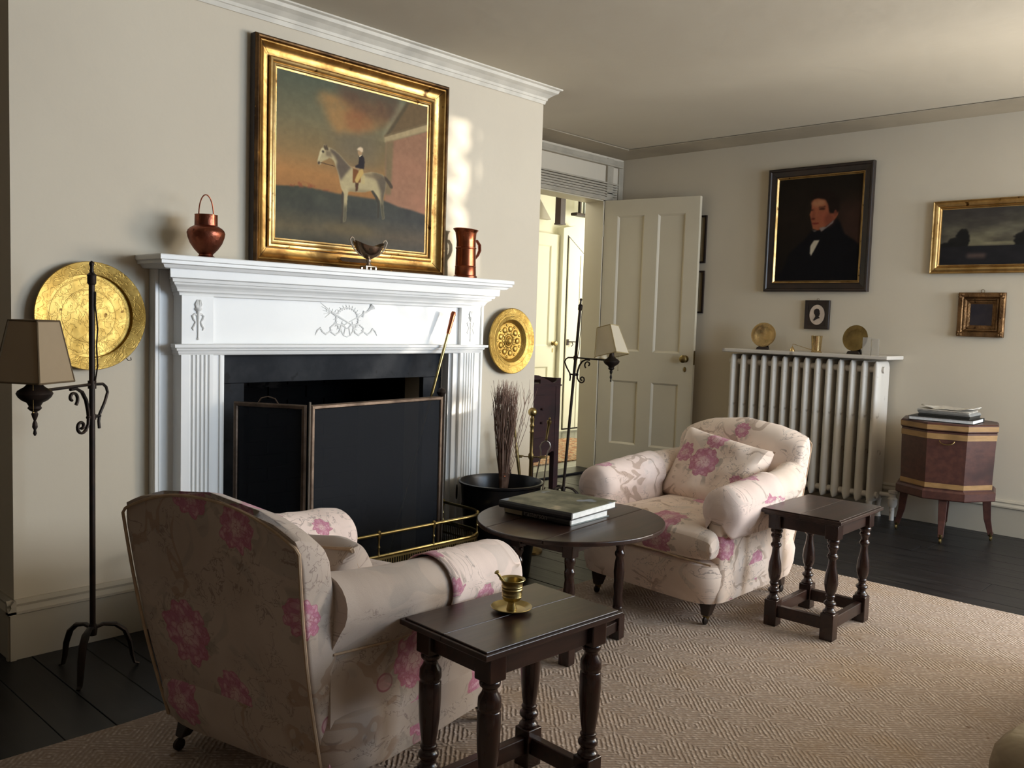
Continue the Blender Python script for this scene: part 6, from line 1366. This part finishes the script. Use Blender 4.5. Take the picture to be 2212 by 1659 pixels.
# ================================================================== RUG
def jute():
    k = NT('woven_jute'); o = k.obj(); sp = k.n('SeparateXYZ', {0: o}).node; X, Y = sp.outputs[0], sp.outputs[1]
    c_, s_ = math.cos(0.0), math.sin(0.0)
    def tri(v, p):   # triangle wave 0..0.5*p
        return k.m('PINGPONG', v, p)
    D = k.m('ADD', tri(X, 0.095), tri(Y, 0.125))
    ridg = k.m('PINGPONG', k.m('MULTIPLY', k.m('ADD', D, k.m('MULTIPLY', k.noise(o, 40, 2), 0.009)), 1/0.0175), 0.5)      # 0..0.5
    r1 = k.step(ridg, 0.08, 0.42)
    kn = k.n('TexVoronoi', {'Vector': k.n('Mapping', {'Vector': o, 'Scale': (1.0, 0.75, 1)}), 'Scale': 85.0, 'Randomness': 0.75}, feature='F1')
    knot = k.step(kn, 0.65, 0.1)
    n1 = k.noise(o, 3, 3); n2 = k.noise(o, 160, 2); n3 = k.noise(o, 26, 3)
    light = k.mix(n2, (0.58, 0.49, 0.43), (0.76, 0.67, 0.61)); dark = k.mix(n2, (0.27, 0.20, 0.15), (0.45, 0.355, 0.29))
    c = k.mix(k.m('MULTIPLY', k.m('MULTIPLY_ADD', r1, 0.75, 0.25), k.m('MULTIPLY_ADD', knot, 0.7, 0.3)), dark, light)
    c = k.mix(k.step(n1, 0.50, 0.75), c, k.mix(0.35, c, (0.42, 0.28, 0.15))); c = k.mix(k.m('MULTIPLY', k.step(n3, 0.68, 0.76), 0.6), c, (0.16, 0.09, 0.05))
    k.bump(k.m('ADD', k.m('MULTIPLY', r1, 0.6), k.m('MULTIPLY', knot, 0.6)), 0.7, 0.004); return k.fin(c, 0.95, 0, 0.1)
b = B(); N = 60
x0, x1, y0, y1 = -1.3, 3.915, -1.9, 2.31
poly = [(x0, y0), (x1, y0)]+[(x1+0.003*math.sin(i*1.7), y0+(y1-y0)*i/30) for i in range(1, 30)]+[(x1, y1)]+[(x1+(x0-x1)*i/30, y1+0.004*math.sin(i*2.1)) for i in range(1, 30)]+[(x0, y1)]
b.prismz(poly, 0.001, 0.012); o = obj('jute_rug', b, jute(), smooth=False, bevel=0.003); tag(o, 'large woven jute rug with diamond pattern under the armchairs', 'rug')

# ================================================================== SOFA (only its arm shows at the lower right)
LIN = plain('beige_linen', (0.40, 0.33, 0.22), 0.95, c2=(0.33, 0.24, 0.16), scale=6, bump=0.5, bscale=14, bd=0.02)
t = thing('sofa', 'beige slipcovered sofa, only the end of its arm showing at lower right', 'sofa', (1.66, -0.52, 0.012), math.radians(0))
SW, SD = 1.85, 0.93
def soft_box(x0, x1, y0, y1, z0, z1, e=6, top=0.03, seed=0):
    cx, cy, a, c = (x0+x1)/2, (y0+y1)/2, (x1-x0)/2, (y1-y0)/2; b = B()
    b.loft([superring(cx, cy, a-d, c-d, z, 44, e) for z, d in ((z0, 0.004), (z0+0.01, 0), ((z0+z1)/2, -0.004), (z1-top, 0), (z1-top*0.45, top*0.12), (z1-top*0.12, top*0.45), (z1, top*1.1), (z1+0.001, min(a, c)*0.8))])
    for v in b.bm.verts: v.co += Vector((mnoise.noise(v.co*6+Vector((seed, 0, 0))), mnoise.noise(v.co*6+Vector((0, seed+4, 0))), 0.6*mnoise.noise(v.co*9)))*0.009
    return b
obj('base', soft_box(0.02, SW-0.02, 0.03, SD-0.04, 0.05, 0.27, 8, 0.02, 1), LIN, t)
obj('arm', soft_box(-0.03, 0.20, 0.05, SD, 0.04, 0.415, 5, 0.06, 2), LIN, t)
obj('arm', soft_box(SW-0.20, SW+0.03, 0.05, SD, 0.04, 0.415, 5, 0.06, 3), LIN, t)
obj('back', soft_box(0.0, SW, -0.05, 0.20, 0.06, 0.90, 6, 0.08, 4), LIN, t)
for k_ in range(2): obj('seat_cushion', soft_box(0.20+k_*0.725, 0.20+(k_+1)*0.725-0.006, 0.19, SD-0.02, 0.27, 0.39, 7, 0.045, 5+k_), LIN, t)
for x_ in (0.07, SW-0.07):
    for y_ in (0.06, SD-0.08): obj('leg', B().lathe([(0, 0.018), (0.01, 0.022), (0.055, 0.026)], (x_, y_, 0), 12), CASTER, t)
